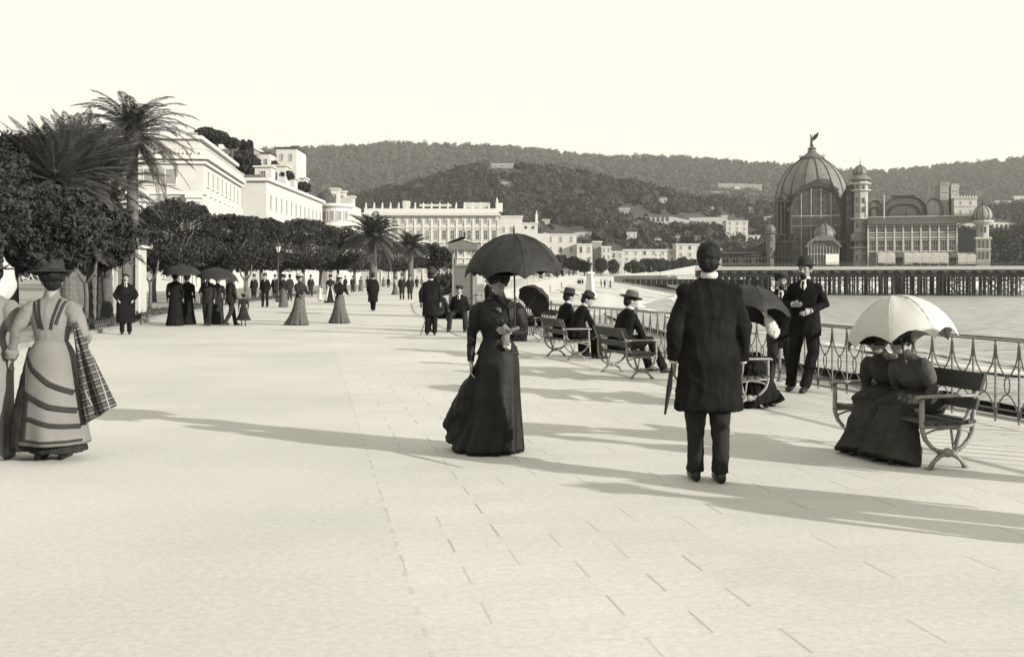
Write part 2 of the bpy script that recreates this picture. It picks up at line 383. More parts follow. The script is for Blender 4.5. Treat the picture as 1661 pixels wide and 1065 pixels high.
hf(D0 - 8, 1000, 70, 'hill'); hf(1000, 2300, 60, 'far_hill')
def hill_hit(px, py):
    d = D0
    while d < 2200:
        if HY - F * (hill_z(px, d) - EYE) / d <= py: return d
        d += 4
    return 1500.
# tree clumps: templates of rough spheres
def ico_templates(sub, amp, k=6):
    out = []
    for s in range(k):
        bm = NB(); bmesh.ops.create_icosphere(bm, subdivisions=sub, radius=1)
        for v in bm.verts:
            q = 1 + amp * mnoise.noise(v.co * 1.9 + Vector((s * 7, 0, 0))) + amp * .6 * mnoise.noise(v.co * 4.5 + Vector((s * 7, 3, 0))); v.co *= q; v.co.z *= .85
        V = np.array([v.co[:] for v in bm.verts]); Fq = np.array([[v.index for v in f.verts] for f in bm.faces]); bm.free(); out.append((V, Fq))
    return out
def clumps(name, P, R, mat, sub, amp, label=None, spray=40, leaf=.8):
    T = ico_templates(sub, amp); Vs, Fs = [], []; n = 0
    for i, (p, r) in enumerate(zip(P, R)):
        V, Fq = T[i % len(T)]; a = random.random() * 6.28; c, s = math.cos(a), math.sin(a)
        W = np.stack([V[:, 0] * c - V[:, 1] * s, V[:, 0] * s + V[:, 1] * c, V[:, 2] * random.uniform(.8, 1.25)], 1) * r * .82 + p
        Vs.append(W); Fs.append(Fq + n); n += len(W)
    core = np.concatenate(Fs); V0 = np.concatenate(Vs); tri4 = np.concatenate([core, core[:, 2:3]], 1)
    P_ = np.array(P); R_ = np.array(R); idx = np.repeat(np.arange(len(P_)), spray); u = rng.normal(size=(len(idx), 3)); u /= np.linalg.norm(u, axis=1)[:, None]; u[:, 2] = np.where(u[:, 2] < -.2, -u[:, 2], u[:, 2])
    C = P_[idx] + u * R_[idx][:, None] * rng.uniform(.62, 1.22, len(idx))[:, None] * (1, 1, .95); LV, LF = leaf_quads(C, leaf, .4, .7)
    bmf = np_mesh(name, np.concatenate([V0, LV]), np.concatenate([np.concatenate([core[:, 0:1], core[:, 1:2], core[:, 2:3], core[:, 2:3]], 1)[:0], LF + len(V0)]), mat, None, False)
    o = bmf; tag(o, label, 'woods', kind='stuff')
    if len(core):   # core lumps joined into the same object
        bm = NB(); bm.from_mesh(o.data); bm.verts.ensure_lookup_table()
        for f in core: bm.faces.new([bm.verts[i] for i in f])
        bm.to_mesh(o.data); bm.free()
    return o
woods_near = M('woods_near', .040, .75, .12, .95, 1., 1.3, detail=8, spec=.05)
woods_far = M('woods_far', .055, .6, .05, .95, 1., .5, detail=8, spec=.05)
HOUSES = []  # pixel rectangles kept clear: filled in by the town section
CLEAR = [(795, 835, 266, 276), (812, 830, 295, 304), (1005, 1050, 336, 350), (1030, 1180, 350, 364), (1100, 1180, 302, 316), (1168, 1250, 296, 314), (1175, 1215, 355, 386), (1015, 1035, 375, 391), (1208, 1236, 380, 396), (1515, 1600, 298, 350), (1600, 1640, 356, 377), (880, 960, 372, 395), (1131, 1142, 382, 390), (1096, 1106, 384, 391), (1062, 1072, 388, 394), (980, 990, 360, 366), (880, 892, 356, 364), (1152, 1160, 336, 342), (1070, 1082, 322, 329), (1240, 1250, 352, 360), (1480, 1490, 290, 295), (1215, 1226, 336, 348)]
P, R = [], []
tries = 0
while len(P) < 5200 and tries < 40000:
    tries += 1
    px = random.uniform(330, 1700); d = D0 + 14 + (R1 + 20 - D0 - 14) * random.random() ** .8
    z = hill_z(px, d); py = HY - F * (z - EYE) / d
    if any(a - 5 < px < b + 5 and c - 4 < py < e + 9 for a, b, c, e in CLEAR): continue
    if py > 395 and random.random() < .6 and px < 1250: continue
    r = random.uniform(1.8, 4.2) if random.random() < .85 else random.uniform(4, 5.6)
    P.append(((px - CX) / F * d, d, z + r * .45)); R.append(r)
for i in range(2600):
    a, b, c, e = CLEAR[random.randrange(len(CLEAR))]; px = random.uniform(a - 6, b + 6); d = D0 + 14 + (R1 - D0) * random.random()
    z = hill_z(px, d); py = HY - F * (z - EYE) / d
    if not (c - 6 < py < e + 10) or (c < py < e): continue
    P.append(((px - CX) / F * d, d, z + .1)); R.append(random.uniform(.5, 1.2))
clumps('near_woods', P, R, woods_near, 1, .8, 'dark dense woods covering the near hill behind the town', 42, .85)
P, R = [], []
for i in range(9000):
    px = random.uniform(330, 1720); d = 1250 + (R2 - 1240) * random.random() ** .7
    z = hill_z(px, d); r = random.uniform(2.2, 6.5); P.append(((px - CX) / F * d, d, z + r * .3)); R.append(r)
clumps('far_woods', P, R, woods_far, 1, .7, 'paler wooded slopes of the far hill along the skyline', 16, 1.7)

# ================================================================= haze
hz = bpy.data.materials.new('haze'); hz.use_nodes = True; n_ = hz.node_tree; n_.nodes.remove(n_.nodes['Principled BSDF']); pv = n_.nodes.new('ShaderNodeVolumePrincipled'); pv.inputs['Density'].default_value = HAZE
pv.inputs['Color'].default_value = (.95, .94, .88, 1); pv.inputs['Anisotropy'].default_value = .2; n_.links.new(pv.outputs[0], n_.nodes['Material Output'].inputs['Volume'])
bm = NB(); box(bm, (0, 1150, 150), (7000, 2460, 320)); tag(bobj('haze', bm, hz), kind='stuff')
# ================================================================= railing
def rail_panel_mesh(L, n, h=.86):
    """n bays of the wrought pattern: thin uprights, hanging festoons, an oval in the middle of each bay"""
    bm = NB(); w = L / n
    for i in range(n):
        x0 = i * w; xm = x0 + w / 2; x1 = x0 + w
        tube(bm, [(x0, 0, .01), (x0, 0, h)], .012, 5); ball(bm, (x0, 0, h * .80), .019, 6, 4); ball(bm, (x0, 0, .27), .017, 6, 4)
        for s in (-1, 1):
            e = xm + s * (w / 2 - .012)
            tube(bm, [(e + s * .004, 0, h * .95), (e - s * .008, 0, h * .82), (e - s * .04, 0, h * .70), (xm + s * .055, 0, h * .60), (xm + s * .012, 0, h * .565)], .0105, 4)
            tube(bm, [(xm, 0, h * .58), (xm + s * .032, 0, h * .53), (xm + s * .038, 0, h * .46), (xm + s * .025, 0, h * .385), (xm, 0, h * .355)], .0095, 4)
            tube(bm, [(xm, 0, h * .36), (xm + s * .055, 0, h * .33), (e - s * .045, 0, h * .25), (e - s * .012, 0, h * .17), (e, 0, .06)], .0105, 4)
    tube(bm, [(0, 0, .145), (L, 0, .145)], .011, 5)
    me = bpy.data.meshes.new('panel'); bm.to_mesh(me); bm.free(); me.materials.append(iron_dark); me.materials[0] = iron; return me
rail_root = empty('promenade_railing', (RAIL[1][0], RAIL[1][1], 0), 0, 'openwork iron railing with ovals and festoons along the sea edge of the promenade', 'railing')
def rail_child(name, me, loc, rz):
    o = bpy.data.objects.new(name, me); COL.objects.link(o); o.parent = rail_root
    o.location = Vector(loc) - rail_root.location; o.rotation_euler = (0, 0, rz); return o
PANEL = rail_panel_mesh(2.7, 8)
bmp = NB(); tube(bmp, [(0, 0, 0), (0, 0, .90)], [.026, .018], 8); ball(bmp, (0, 0, .93), .035, 8, 6); lathe(bmp, [(.05, 0), (.05, .03), (.03, .06)], 8)
POST = bpy.data.meshes.new('post'); bmp.to_mesh(POST); bmp.free(); POST.materials.append(iron)
bmt = NB(); tube(bmt, [(0, 0, .885), (2.7, 0, .885)], [(.024, .012)] * 2, 8, up=(0, 1, 0)); tube(bmt, [(0, 0, .86), (2.7, 0, .86)], .008, 5)
TOPR = bpy.data.meshes.new('top_rail'); bmt.to_mesh(TOPR); bmt.free(); TOPR.materials.append(iron)
pth = [Vector((x, y)) for x, y in RAIL if y <= 340]
cum = [0.]
for a, b in zip(pth, pth[1:]): cum.append(cum[-1] + (b - a).length)
def along(s):
    for i in range(len(pth) - 1):
        if s <= cum[i + 1]: return pth[i].lerp(pth[i + 1], (s - cum[i]) / (cum[i + 1] - cum[i]))
    return pth[-1]
s_ = 5.2
while s_ + 2.7 < cum[-1]:
    p0, p1 = along(s_), along(s_ + 2.7); v = p1 - p0; rz = math.atan2(v.y, v.x); z = land_z(p0.x, p0.y) - .01
    if p0.y < 105: rail_child('panel', PANEL, (p0.x, p0.y, z), rz)
    if p0.y < 150 or int(s_ / 2.7) % 3 == 0: rail_child('post', POST, (p0.x, p0.y, z), rz)
    if p0.y < 105: rail_child('top_rail', TOPR, (p0.x, p0.y, z), rz)
    s_ += 2.7
pq = [(along(x).x, along(x).y, land_z(*along(x)[:])) for x in np.arange(s_ * 0 + 113, cum[-1], 6.)]
ribbon('far_rail', pq, [(-.03, .84), (.03, .84), (.03, .92), (-.03, .92)], iron, rail_root)
for o in rail_root.children:
    if o.name.startswith('far_rail'): o.location = -rail_root.location
# ================================================================= bench
def bench(loc, rz, label, near=True, length=1.2):
    """local: sits facing -X, long axis Y; curule cast-iron ends, timber seat and back"""
    r = empty('promenade_bench', loc, rz, label, 'bench', 'cast iron and timber benches on the promenade')
    im = iron_pale; r.scale = (1, 1, .85)
    for s in (-1, 1):
        bm = NB(); y = s * length / 2; T = lambda pts, rad: tube(bm, [(a, y, b) for a, b in pts], rad, 7)
        bot = .16
        for q in (-1, 1):   # uprights that curve in to the hub, then short spreading feet
            T([(q * .235, .655), (q * .235, .42), (q * .232, .36), (q * .205, .28), (q * .15, .21), (q * .08, .165), (0, .15)], [(.017, .026)] * 7)
            T([(0, .15), (q * .07, .125), (q * .13, .07), (q * .165, .01)], [(.02, .026), (.018, .024), (.016, .022), (.022, .026)])
            T([(q * .165, .012), (q * .20, .012)], .016)
            T([(q * .21, .33), (q * .12, .365), (0, .375)], .010)
        ball(bm, (0, y, .15), (.045, .04, .045), 10, 6)
        T([(-.25, .40), (.25, .40)], [(.02, .022)] * 2)
        T([(.06, .16), (.12, .38), (.19, .50), (.31, .86)], [(.016, .02)] * 4)   # back support
        T([(.06, .15), (.03, .38)], .010)
        bobj('end_frame', bm, im, r, True)
        bm = NB(); tube(bm, [(-.29, y, .66), (-.26, y, .672), (0, y, .675), (.25, y, .672), (.29, y, .655)], [(.018, .014), (.03, .017), (.032, .017), (.032, .017), (.02, .012)], 8, up=(0, 1, 0))
        bobj('armrest', bm, im, r, True)
    bm = NB(); 
    for i in range(5): box(bm, (-.19 + i * .095, 0, .425 + (.012 if i in (0, 4) else 0)), (.075, length + .10, .028))
    bmesh.ops.bevel(bm, geom=bm.edges, offset=.005, segments=1); bobj('seat', bm, wood_dark, r)
    for (x, z, hh) in ((.30, .80, .17), (.245, .60, .10)):
        bm = NB(); vs = box(bm, (0, 0, 0), (.028, length + .16, hh)); R = Matrix.Rotation(math.radians(17), 3, 'Y')
        for v in vs: v.co = R @ v.co + Vector((x - .03, 0, z))
        bmesh.ops.bevel(bm, geom=bm.edges, offset=.006, segments=1); bobj('back_board', bm, wood_dark, r)
    return r
RA = math.atan2(.28, 1)     # heading of the rail from +Y
B_R = Vector((3.27, 8.83, 0)); bench(B_R, RA, 'cast iron bench under the lady with the white parasol, nearest the right edge')
B_F = Vector((2.56, 12.58, 0)); bench(B_F, RA + PI, 'cast iron bench mostly hidden behind the man in the frock coat')
B_3 = Vector((1.77, 16.18, 0)); bench(B_3, RA + PI, 'cast iron bench carrying one man in a soft felt hat, facing the sea')
B_2 = Vector((1.02, 19.68, 0)); bench(B_2, RA + PI, 'cast iron bench carrying two men in hats side by side, facing the sea')
B_5 = Vector((.62, 25.2, 0)); bench(B_5, RA, 'distant iron bench under the seated lady with the tilted black parasol')
B_6 = Vector((-1.75, 29.6, 0)); bench(B_6, -PI / 2 + 2.9, 'distant bench in front of the small wooden kiosk')
# ================================================================= parasols
def parasol(name, loc, R, H, ribs, mat, label, tilt=(0, 0, 0), stick=.85, scallop=.10, frame_m=None, group=None, seg_per=5, thick=.004, cat='parasol', lift=0.):
    """loc = hub under the crown top; canopy dome of radius R, depth H; stick hangs down"""
    r = empty(name, loc, 0, label, cat, group); r.rotation_euler = tilt
    n = ribs * seg_per; bm = NB(); rows = 9; rings = []
    def pt(a, t, off=0.):
        ph = (a * ribs / (2 * PI)) % 1.0; dip = 4 * ph * (1 - ph)      # 0 at a rib, 1 mid panel
        rr = R * math.sin(t * PI / 2 * .93) / math.sin(PI / 2 * .93); z = -H * (1 - math.cos(t * PI / 2)) ** .95
        rr *= 1 - (.035 * dip * t); z += scallop * H * dip * t ** 3 - off * .9; rr *= 1 - off * .4
        z -= .022 * dip * math.sin(PI * t); rr *= 1 - .018 * dip * math.sin(PI * t * .8)
        return Vector((rr * math.cos(a), rr * math.sin(a), z))
    for side, off in ((0, 0.), (1, thick * 2)):
        top = bm.verts.new((0, 0, -off)); rg = []
        for j in range(1, rows + 1): rg.append([bm.verts.new(pt(2 * PI * k / n, j / rows, off)) for k in range(n)])
        for k in range(n):
            q = (top, rg[0][k], rg[0][(k + 1) % n]); bm.faces.new(q if not side else q[::-1])
        for a, b in zip(rg, rg[1:]):
            for k in range(n):
                q = (a[k], b[k], b[(k + 1) % n], a[(k + 1) % n]); bm.faces.new(q if not side else q[::-1])
        rings.append(rg[-1])
    for k in range(n): bm.faces.new((rings[0][k], rings[1][k], rings[1][(k + 1) % n], rings[0][(k + 1) % n]))
    bmesh.ops.recalc_face_normals(bm, faces=bm.faces)
    bobj('canopy', bm, mat, r, True)
    bm = NB()
    for k in range(ribs):
        a = 2 * PI * k / ribs; tube(bm, [pt(a, t, -.0) + Vector((0, 0, .0015)) for t in (.04, .15, .3, .45, .6, .75, .9, 1)], .0028, 4)
    bobj('seam', bm, mat, r)
    bm = NB(); tube(bm, [(0, 0, .07), (0, 0, .02), (0, 0, -.1), (0, 0, -stick)], [.004, .009, .008, .008], 7); ball(bm, (0, 0, -stick), .018, 8, 6)
    bobj('stick', bm, frame_m or wood_dark, r, True)
    bm = NB()
    for k in range(ribs):
        a = 2 * PI * k / ribs; tube(bm, [pt(a, t, .012) for t in (.05, .3, .55, .8, 1)], .0025, 4)
        m = pt(a, .5, .014); tube(bm, [m, (0, 0, -H * .85)], .0022, 4)
    bobj('ribs', bm, iron_dark, r)
    return r
black_silk = M('black_parasol_silk', .018, .4, 10, .65, .2, 30, spec=.2)
white_silk = M('white_parasol_silk', .40, .04, 3, .8, .1, 20)
# translucency of thin white silk
b = white_silk.node_tree.nodes['Principled BSDF']; b.inputs['Transmission Weight'].default_value = 0
ladyp = G(800, 731)
parasol('black_parasol', (.02, 8.86, ZH(379, 8.86)), .425, .36, 8, black_silk, 'open black parasol held over the lady in the long black dress', (math.radians(2), math.radians(-1), .2), .80, .16)
parasol('white_parasol', (3.16, 8.66, ZH(479, 8.66)), .44, .40, 8, white_silk, 'open white parasol with pale panels shading the seated lady at the right', (math.radians(-10), math.radians(-4), .25), .55, .20)
parasol('seated_parasol', (B_5.x + .05, 24.6, 1.20), .42, .34, 8, black_silk, 'black parasol tilted on its side beside the distant seated lady', (math.radians(-35), math.radians(38), 0), .6, .16)
parasol('shaded_parasol', (2.78, 12.3, ZH(463, 12.3)), .50, .40, 8, black_silk, 'black parasol showing beside the shoulder of the man in the frock coat', (math.radians(-12), math.radians(6), .1), .6, .16)
parasol('edge_parasol', (-4.50, 9.3, ZH(434, 9.3)), .26, .20, 8, white_silk, 'white parasol cut by the left edge behind the lady in pale grey', (math.radians(18), math.radians(62), 0), .55, .14)
q = G(352, 528); parasol('walking_parasol', (q.x + .05, q.y, ZH(434, q.y)), .66, .42, 8, black_silk, 'black parasol held above the group with the child on the left', (0, 0.1, .3), .8, .15)
q = G(292, 529); parasol('ladies_parasol', (q.x + .05, q.y, ZH(429, q.y)), .62, .36, 8, black_silk, 'black parasol above the two dark ladies walking close together', (0, 0, .3), .75, .15)
# ================================================================= kiosk by the rail
def kiosk():
    d = 40.; x0, x1 = (735 - CX) / F * d, (771 - CX) / F * d; wv = x1 - x0; x = (x0 + x1) / 2
    r = empty('wooden_kiosk', (x, d + wv / 2, 0), -.10, 'narrow wooden kiosk with pointed roof and lace trimmed eaves beside the railing', 'kiosk')
    zt = ZH(430, d); ze = ZH(402, d); zp = ZH(384, d)
    bm = NB(); box(bm, (0, 0, zt / 2), (wv - .10, wv - .10, zt)); bobj('panel', bm, M('kiosk_boards', .12, .12, 3, .85, .4, 18, stretch=(.2, .2, 5)), r)
    bm = NB(); h = wv / 2
    for a in (-1, 1):
        for c in (-1, 1): box(bm, (a * (h - .03), c * (h - .03), ze / 2), (.055, .055, ze))
    for a in (-1, 1):
        box(bm, (0, a * (h - .03), zt), (wv, .06, .05)); box(bm, (a * (h - .03), 0, zt), (.06, wv, .05)); box(bm, (0, a * (h - .03), .06), (wv, .06, .12))
    bobj('frame', bm, wall_grey, r)
    bm = NB(); e = h + .12; zf = ze
    for a in (-1, 1):
        box(bm, (0, a * e, zf + .06), (2 * e + .04, .03, .26)); box(bm, (a * e, 0, zf + .06), (.03, 2 * e - .03, .26))
        for i in range(12):
            t = -e + (i + .5) * 2 * e / 12
            box(bm, (t, a * e, zf - .10), (.055, .02, .08)); box(bm, (a * e, t, zf - .10), (.02, .055, .08))
    bobj('lace_trim', bm, M('kiosk_trim', .13), r)
    bm = NB(); g = NB()
    e2 = e + .10; zb = zf + .19
    v = [bm.verts.new(p) for p in ((-e2, -e2, zb), (e2, -e2, zb), (e2, e2, zb), (-e2, e2, zb), (0, -e2, zp), (0, e2, zp))]
    for q in ((0, 4, 5, 3), (1, 2, 5, 4)): bm.faces.new([v[i] for i in q])
    bmesh.ops.solidify(bm, geom=bm.faces[:], thickness=.05); bobj('roof', bm, roof_d, r)
    for s in (-1, 1):
        u = [g.verts.new(p) for p in ((-e2 + .12, s * (e2 - .1), zb - .02), (e2 - .12, s * (e2 - .1), zb - .02), (0, s * (e2 - .1), zp - .12), (-e2 + .12, s * (e2 - .14), zb - .02), (e2 - .12, s * (e2 - .14), zb - .02), (0, s * (e2 - .14), zp - .12))]
        g.faces.new(u[:3]); g.faces.new(u[3:])
        for i in range(3): g.faces.new((u[i], u[(i + 1) % 3], u[3 + (i + 1) % 3], u[3 + i]))
    bobj('gable', g, M('kiosk_trim', .13), r)
    bm = NB(); tube(bm, [(0, 0, zp - .05), (0, 0, zp + .10), (0, 0, zp + .32)], [.035, .03, .006], 7); ball(bm, (0, 0, zp + .14), .055, 8, 6); bobj('finial', bm, roof_d, r)
kiosk()
# thin white pole beside the kiosk
bm = NB(); q = AT(786, 33); tube(bm, [(0, 0, 0), (0, 0, ZH(449, 33))], [.05, .035], 8); ball(bm, (0, 0, ZH(449, 33)), .06, 8, 6); lathe(bm, [(.1, 0), (.1, .12), (.05, .2)], 10)
tag(bobj('white_pole', bm, wall_white, loc=(q.x, q.y, 0), smooth=True), 'slim white pole standing behind the lady in black, right of the kiosk', 'pole')
# ================================================================= lamps
def lamp(loc, H, label, sc_=1.):
    r = empty('street_lamp', loc, 0, label, 'street lamp', 'gas street lamps'); pm = iron_dark
    bm = NB(); lathe(bm, [(.17, 0), (.17, .10), (.12, .16), (.10, .5), (.075, .56), (.06, .6), (.055, 1.4), (.07, 1.43), (.045, 1.5), (.035, H - .62), (.05, H - .58)], 12)
    box(bm, (0, 0, H - .75), (.6, .025, .025)); bobj('post', bm, pm, r, True)
    z = H - .58
    bm = NB(); s = .5
    pr = [(.09, z), (.20, z + .38)]
    lathe(bm, [(.10, z - .01), (.10, z + .02), (.07, z + .02), (.07, z - .01)], 8)
    for k in range(6):
        a = PI * k / 3; tube(bm, [(.095 * math.cos(a), .095 * math.sin(a), z), (.205 * math.cos(a), .205 * math.sin(a), z + .38)], .010, 4)
    tube(bm, [(.205 * math.cos(2 * PI * k / 12), .205 * math.sin(2 * PI * k / 12), z + .38) for k in range(13)], .012, 4, up=(0, 0, 1))
    bobj('lantern_frame', bm, pm, r)
    bm = NB(); lathe(bm, [(.085, z + .02), (.19, z + .375)], 6, cap=False); bobj('pane', bm, M('lamp_glass', .45, .1, 4, .2, spec=.5), r)
    bm = NB(); lathe(bm, [(.23, z + .39), (.21, z + .44), (.10, z + .54), (.10, z + .58), (.05, z + .63), (.02, z + .70)], 12); bobj('cap', bm, pm, r, True)
    return r
lamp(AT(200, 37), ZH(358, 37) - 0, 'gas street lamp beside the louvred garden kiosk at the left')
q = AT(451, 66); lamp(q, 3.7, 'gas street lamp standing half hidden among the clipped trees')
for (px, d, lab) in ((1064, 318, 'left lamp of the pair on the jetty bridge'), (1071, 330, 'right lamp of the pair on the jetty bridge')):
    q = AT(px, d, 1.6); l = lamp(q, 7.2, lab)
# white pedestal with lamp at the jetty head
q = AT(957, 180, -1.75); r = empty('white_pedestal', q, .3, 'tall white stone pedestal at the top of the beach, carrying a dark lamp', 'pedestal')
zt = ZH(441, 180) + 1.75
bm = NB(); box(bm, (0, 0, .35), (1.7, 1.7, .7)); lathe(bm, [(1.0, .7), (.88, .95), (.66, zt * .8), (.62, zt - .3)], 4); bobj('shaft', bm, wall_white, r)
bm = NB(); box(bm, (0, 0, zt - .18), (1.35, 1.35, .25)); box(bm, (0, 0, zt - .02), (1.0, 1.0, .1)); bobj('cap', bm, trim_white, r)
q2 = q + Vector((0, 0, zt)); lamp(q2, ZH(417, 180) - q2.z, 'dark lamp standing on top of the white pedestal')
# ================================================================= louvred garden kiosk at left
q = AT(207, 38.3); r = empty('louvred_garden_kiosk', q, .0, 'white louvred hut behind the street lamp at the left', 'hut'); W = .86; Ht = ZH(402, 38.3)
bm = NB(); box(bm, (0, .45, Ht / 2), (W - .08, .82, Ht)); bobj('wall', bm, wall_shade, r)
bm = NB()
for i in range(20): box(bm, (-.09, .02, .5 + i * (Ht - .75) / 19), (W - .28, .05, .055))
bobj('louvres', bm, shutter, r)
bm = NB()
for x in (-W / 2, W / 2 - .06): box(bm, (x, .0, Ht / 2), (.13, .13, Ht))
box(bm, (0, .4, Ht + .05), (W + .3, 1.2, .1)); bobj('frame', bm, wall_white, r)
# ================================================================= hooped garden edging + low plants
def hoops(y0, y1, label):
    x0 = left_x(y0) - .3; r = empty('hoop_fence', (x0, y0, 0), 0, label, 'garden fence', 'low hooped garden fences'); bm = NB(); y = y0
    while y < y1:
        x = left_x(y) - .3 - x0; yy = y - y0; tube(bm, [(x, yy, 0), (x, yy + .05, .22), (x - .02, yy + .14, .30), (x - .04, yy + .23, .22), (x - .05, yy + .28, 0)], .016, 4); y += .2
    bobj('hoops', bm, iron_dark, r)
hoops(24, 39.5, 'low hooped iron edging under the big palms at the left')
hoops(40, 60, 'low hooped iron edging beside the first clipped tree')
hoops(60.5, 95, 'low hooped iron edging further along the row of clipped trees')
def low_plant(i, x, y, rr):
    n = 260; P = rng.normal(size=(n, 3)) * (rr * .5, rr * .5, rr * .28); P[:, 2] = abs(P[:, 2]) + .03
    V, Fq = leaf_quads(P, .11, .8, .35); o = np_mesh('border_plant', V, Fq, leaf_mid); o.location = (x, y, 0); return o
for i in range(22):
    y = 27 + i * 1.7; o = low_plant(i, left_x(y) - .62 - .25 * random.random(), y, .28 + .18 * random.random())
    tag(o, 'small leafy border plant behind the hooped edging', 'plant', 'border plants along the garden edge')
# ================================================================= broadleaf / clipped trees
def limb_tree_mesh(zc, spread, trunk_r, seed, forks=3):
    rd = random.Random(seed); bm = NB(); zf = zc * .52
    tube(bm, [(0, 0, -.05), (.03, .02, zf * .5), (-.02, .03, zf)], [trunk_r * 1.35, trunk_r, trunk_r * .95], 8)
    for k in range(forks + 1):
        a = 2 * PI * k / (forks + 1) + rd.random(); p = Vector((-.02, .03, zf - .05)); pts = [p]; rr = [trunk_r * .75]
        for j in range(1, 5):
            t = j / 4; pts.append(Vector((math.cos(a) * spread * t ** 1.3 * .75, math.sin(a) * spread * t ** 1.3 * .75, zf + (zc * 1.05 - zf) * t)) + Vector((rd.uniform(-.08, .08), rd.uniform(-.08, .08), 0))); rr.append(trunk_r * (.75 - .6 * t))
        tube(bm, pts, rr, 6)
    return bm
def crown_points(n, r, flat=.5, hollow=.55, seed=0, fill=.25, lumpy=1.):
    """points filling a lumpy clipped crown, denser at the skin, broken by pockets"""
    out = []; k = 0; sd_ = seed * 13.7
    while len(out) < n:
        u = rng.normal(size=3); u /= np.linalg.norm(u); s = 1.0
        lump = 1 + lumpy * .13 * mnoise.noise(Vector((u[0] * 2.2 + sd_, u[1] * 2.2, u[2] * 2.2))) + lumpy * .09 * mnoise.noise(Vector((u[0] * 6 + sd_, u[1] * 6, u[2] * 6)))
        rad = 1 - abs(rng.normal()) * .09 if rng.random() > fill else rng.uniform(hollow, 1)
        p = np.array([u[0], u[1], np.sign(u[2]) * abs(u[2]) ** flat]) * lump * rad * np.array(r)
        if mnoise.noise(Vector((p[0] * 1.5 + sd_, p[1] * 1.5, p[2] * 1.5))) < -.36: 
            if rng.random() < .85: continue
        out.append(p)
    return np.array(out)
def clipped_tree(px, d, top, wpx, i, label, bottom=436, n=7500, group='clipped evergreen trees along the promenade', name='clipped_tree', leaf=.058, x=None, flat=.55):
    q = AT(px, d) if x is None else Vector((x, d, 0)); zt = ZH(top, d); zb = ZH(bottom, d); rx = wpx / F * d / 2
    r = empty(name, q, random.random() * 6, label, 'tree', group)
    bobj('trunk', limb_tree_mesh((zt + zb) / 2, rx * .7, .11 + rx * .015, i), bark_pale, r, True)
    P = crown_points(n, (rx, rx * .95, (zt - zb) / 2), flat, seed=i); P[:, 2] += (zt + zb) / 2
    V, Fq = leaf_quads(P, leaf * (d / 55) ** .5, .3, .6); np_mesh('crown', V, Fq, leaf_dark, r)
    return r
rows = [(287, 50, 326, 128, 'large square cut evergreen, nearest of the clipped row'), (374, 60, 347, 96, 'rounded evergreen second in the clipped row'), (424, 70, 353, 78, 'rounded evergreen third in the clipped row, below the second hotel'),
        (492, 84, 356, 112, 'wide domed evergreen in the middle of the clipped row'), (548, 100, 368, 74, 'domed evergreen just left of the small distant palm'), (600, 122, 378, 80, 'dark evergreen behind the small distant palm'), (655, 150, 392, 70, 'distant evergreen left of the kiosk'), (697, 180, 396, 50, 'farthest evergreen of the row, touching the kiosk')]
for i, a in enumerate(rows): clipped_tree(a[0], a[1], a[2], a[3], i, a[4], n=19000 if i < 4 else 12000)
clipped_tree(716, 56, 402, 44, 15, 'dark narrow evergreen standing close behind the left side of the kiosk', bottom=478, n=9000)
second = [(330, 62, 372, 110), (400, 76, 375, 90), (455, 88, 378, 90), (520, 100, 380, 90), (575, 118, 385, 90), (640, 150, 398, 90), (250, 66, 352, 90)]
labs = ['inner row tree filling the gap right of the square cut evergreen', 'inner row tree behind the second and third evergreens', 'inner row tree left of the wide domed evergreen', 'inner row tree right of the wide domed evergreen', 'inner row tree behind the first small palm', 'inner row tree in the far avenue near the kiosk', 'inner row tree between the tall palm and the square cut evergreen']
for i, a in enumerate(second): clipped_tree(a[0], a[1], a[2], a[3], 20 + i, labs[i], bottom=440, n=9000, group='inner row of dark garden trees')
# big broad trees at the left edge
def big_tree(px, d, top, bottom, wpx, i, label, n=24000, mat=leaf_dark, leaf=.075):
    q = AT(px, d); zt, zb = ZH(top, d), ZH(bottom, d); rx = wpx / F * d / 2
    r = empty('broad_tree', q, 0, label, 'tree', 'big dark trees at the left'); bobj('trunk', limb_tree_mesh((zt + zb) / 2, rx * .7, .17, 40 + i), bark, r, True)
    P = crown_points(n, (rx, rx, (zt - zb) / 2), .85, .3, 50 + i, .45, 2.2); P[:, 2] += (zt + zb) / 2
    V, Fq = leaf_quads(P, leaf, .2, .45); np_mesh('crown', V, Fq, mat, r); return r
big_tree(20, 34, 222, 430, 190, 0, 'big dark tree cut by the left edge of the view', 42000)
big_tree(-50, 27, 222, 420, 170, 1, 'big dark tree mostly outside the left edge', 9000)
big_tree(88, 31.0, 306, 440, 150, 2, 'dark tree in front of the bushy palm', 30000)
big_tree(172, 35.0, 335, 432, 95, 3, 'low dark tree hiding the foot of the tall palm', 22000)
big_tree(-10, 50, 330, 455, 190, 4, 'dark shrubby tree filling the space under the left crowns', 9000)
big_tree(120, 56, 345, 452, 150, 5, 'shaded tree behind the stout palm trunks', 9000)
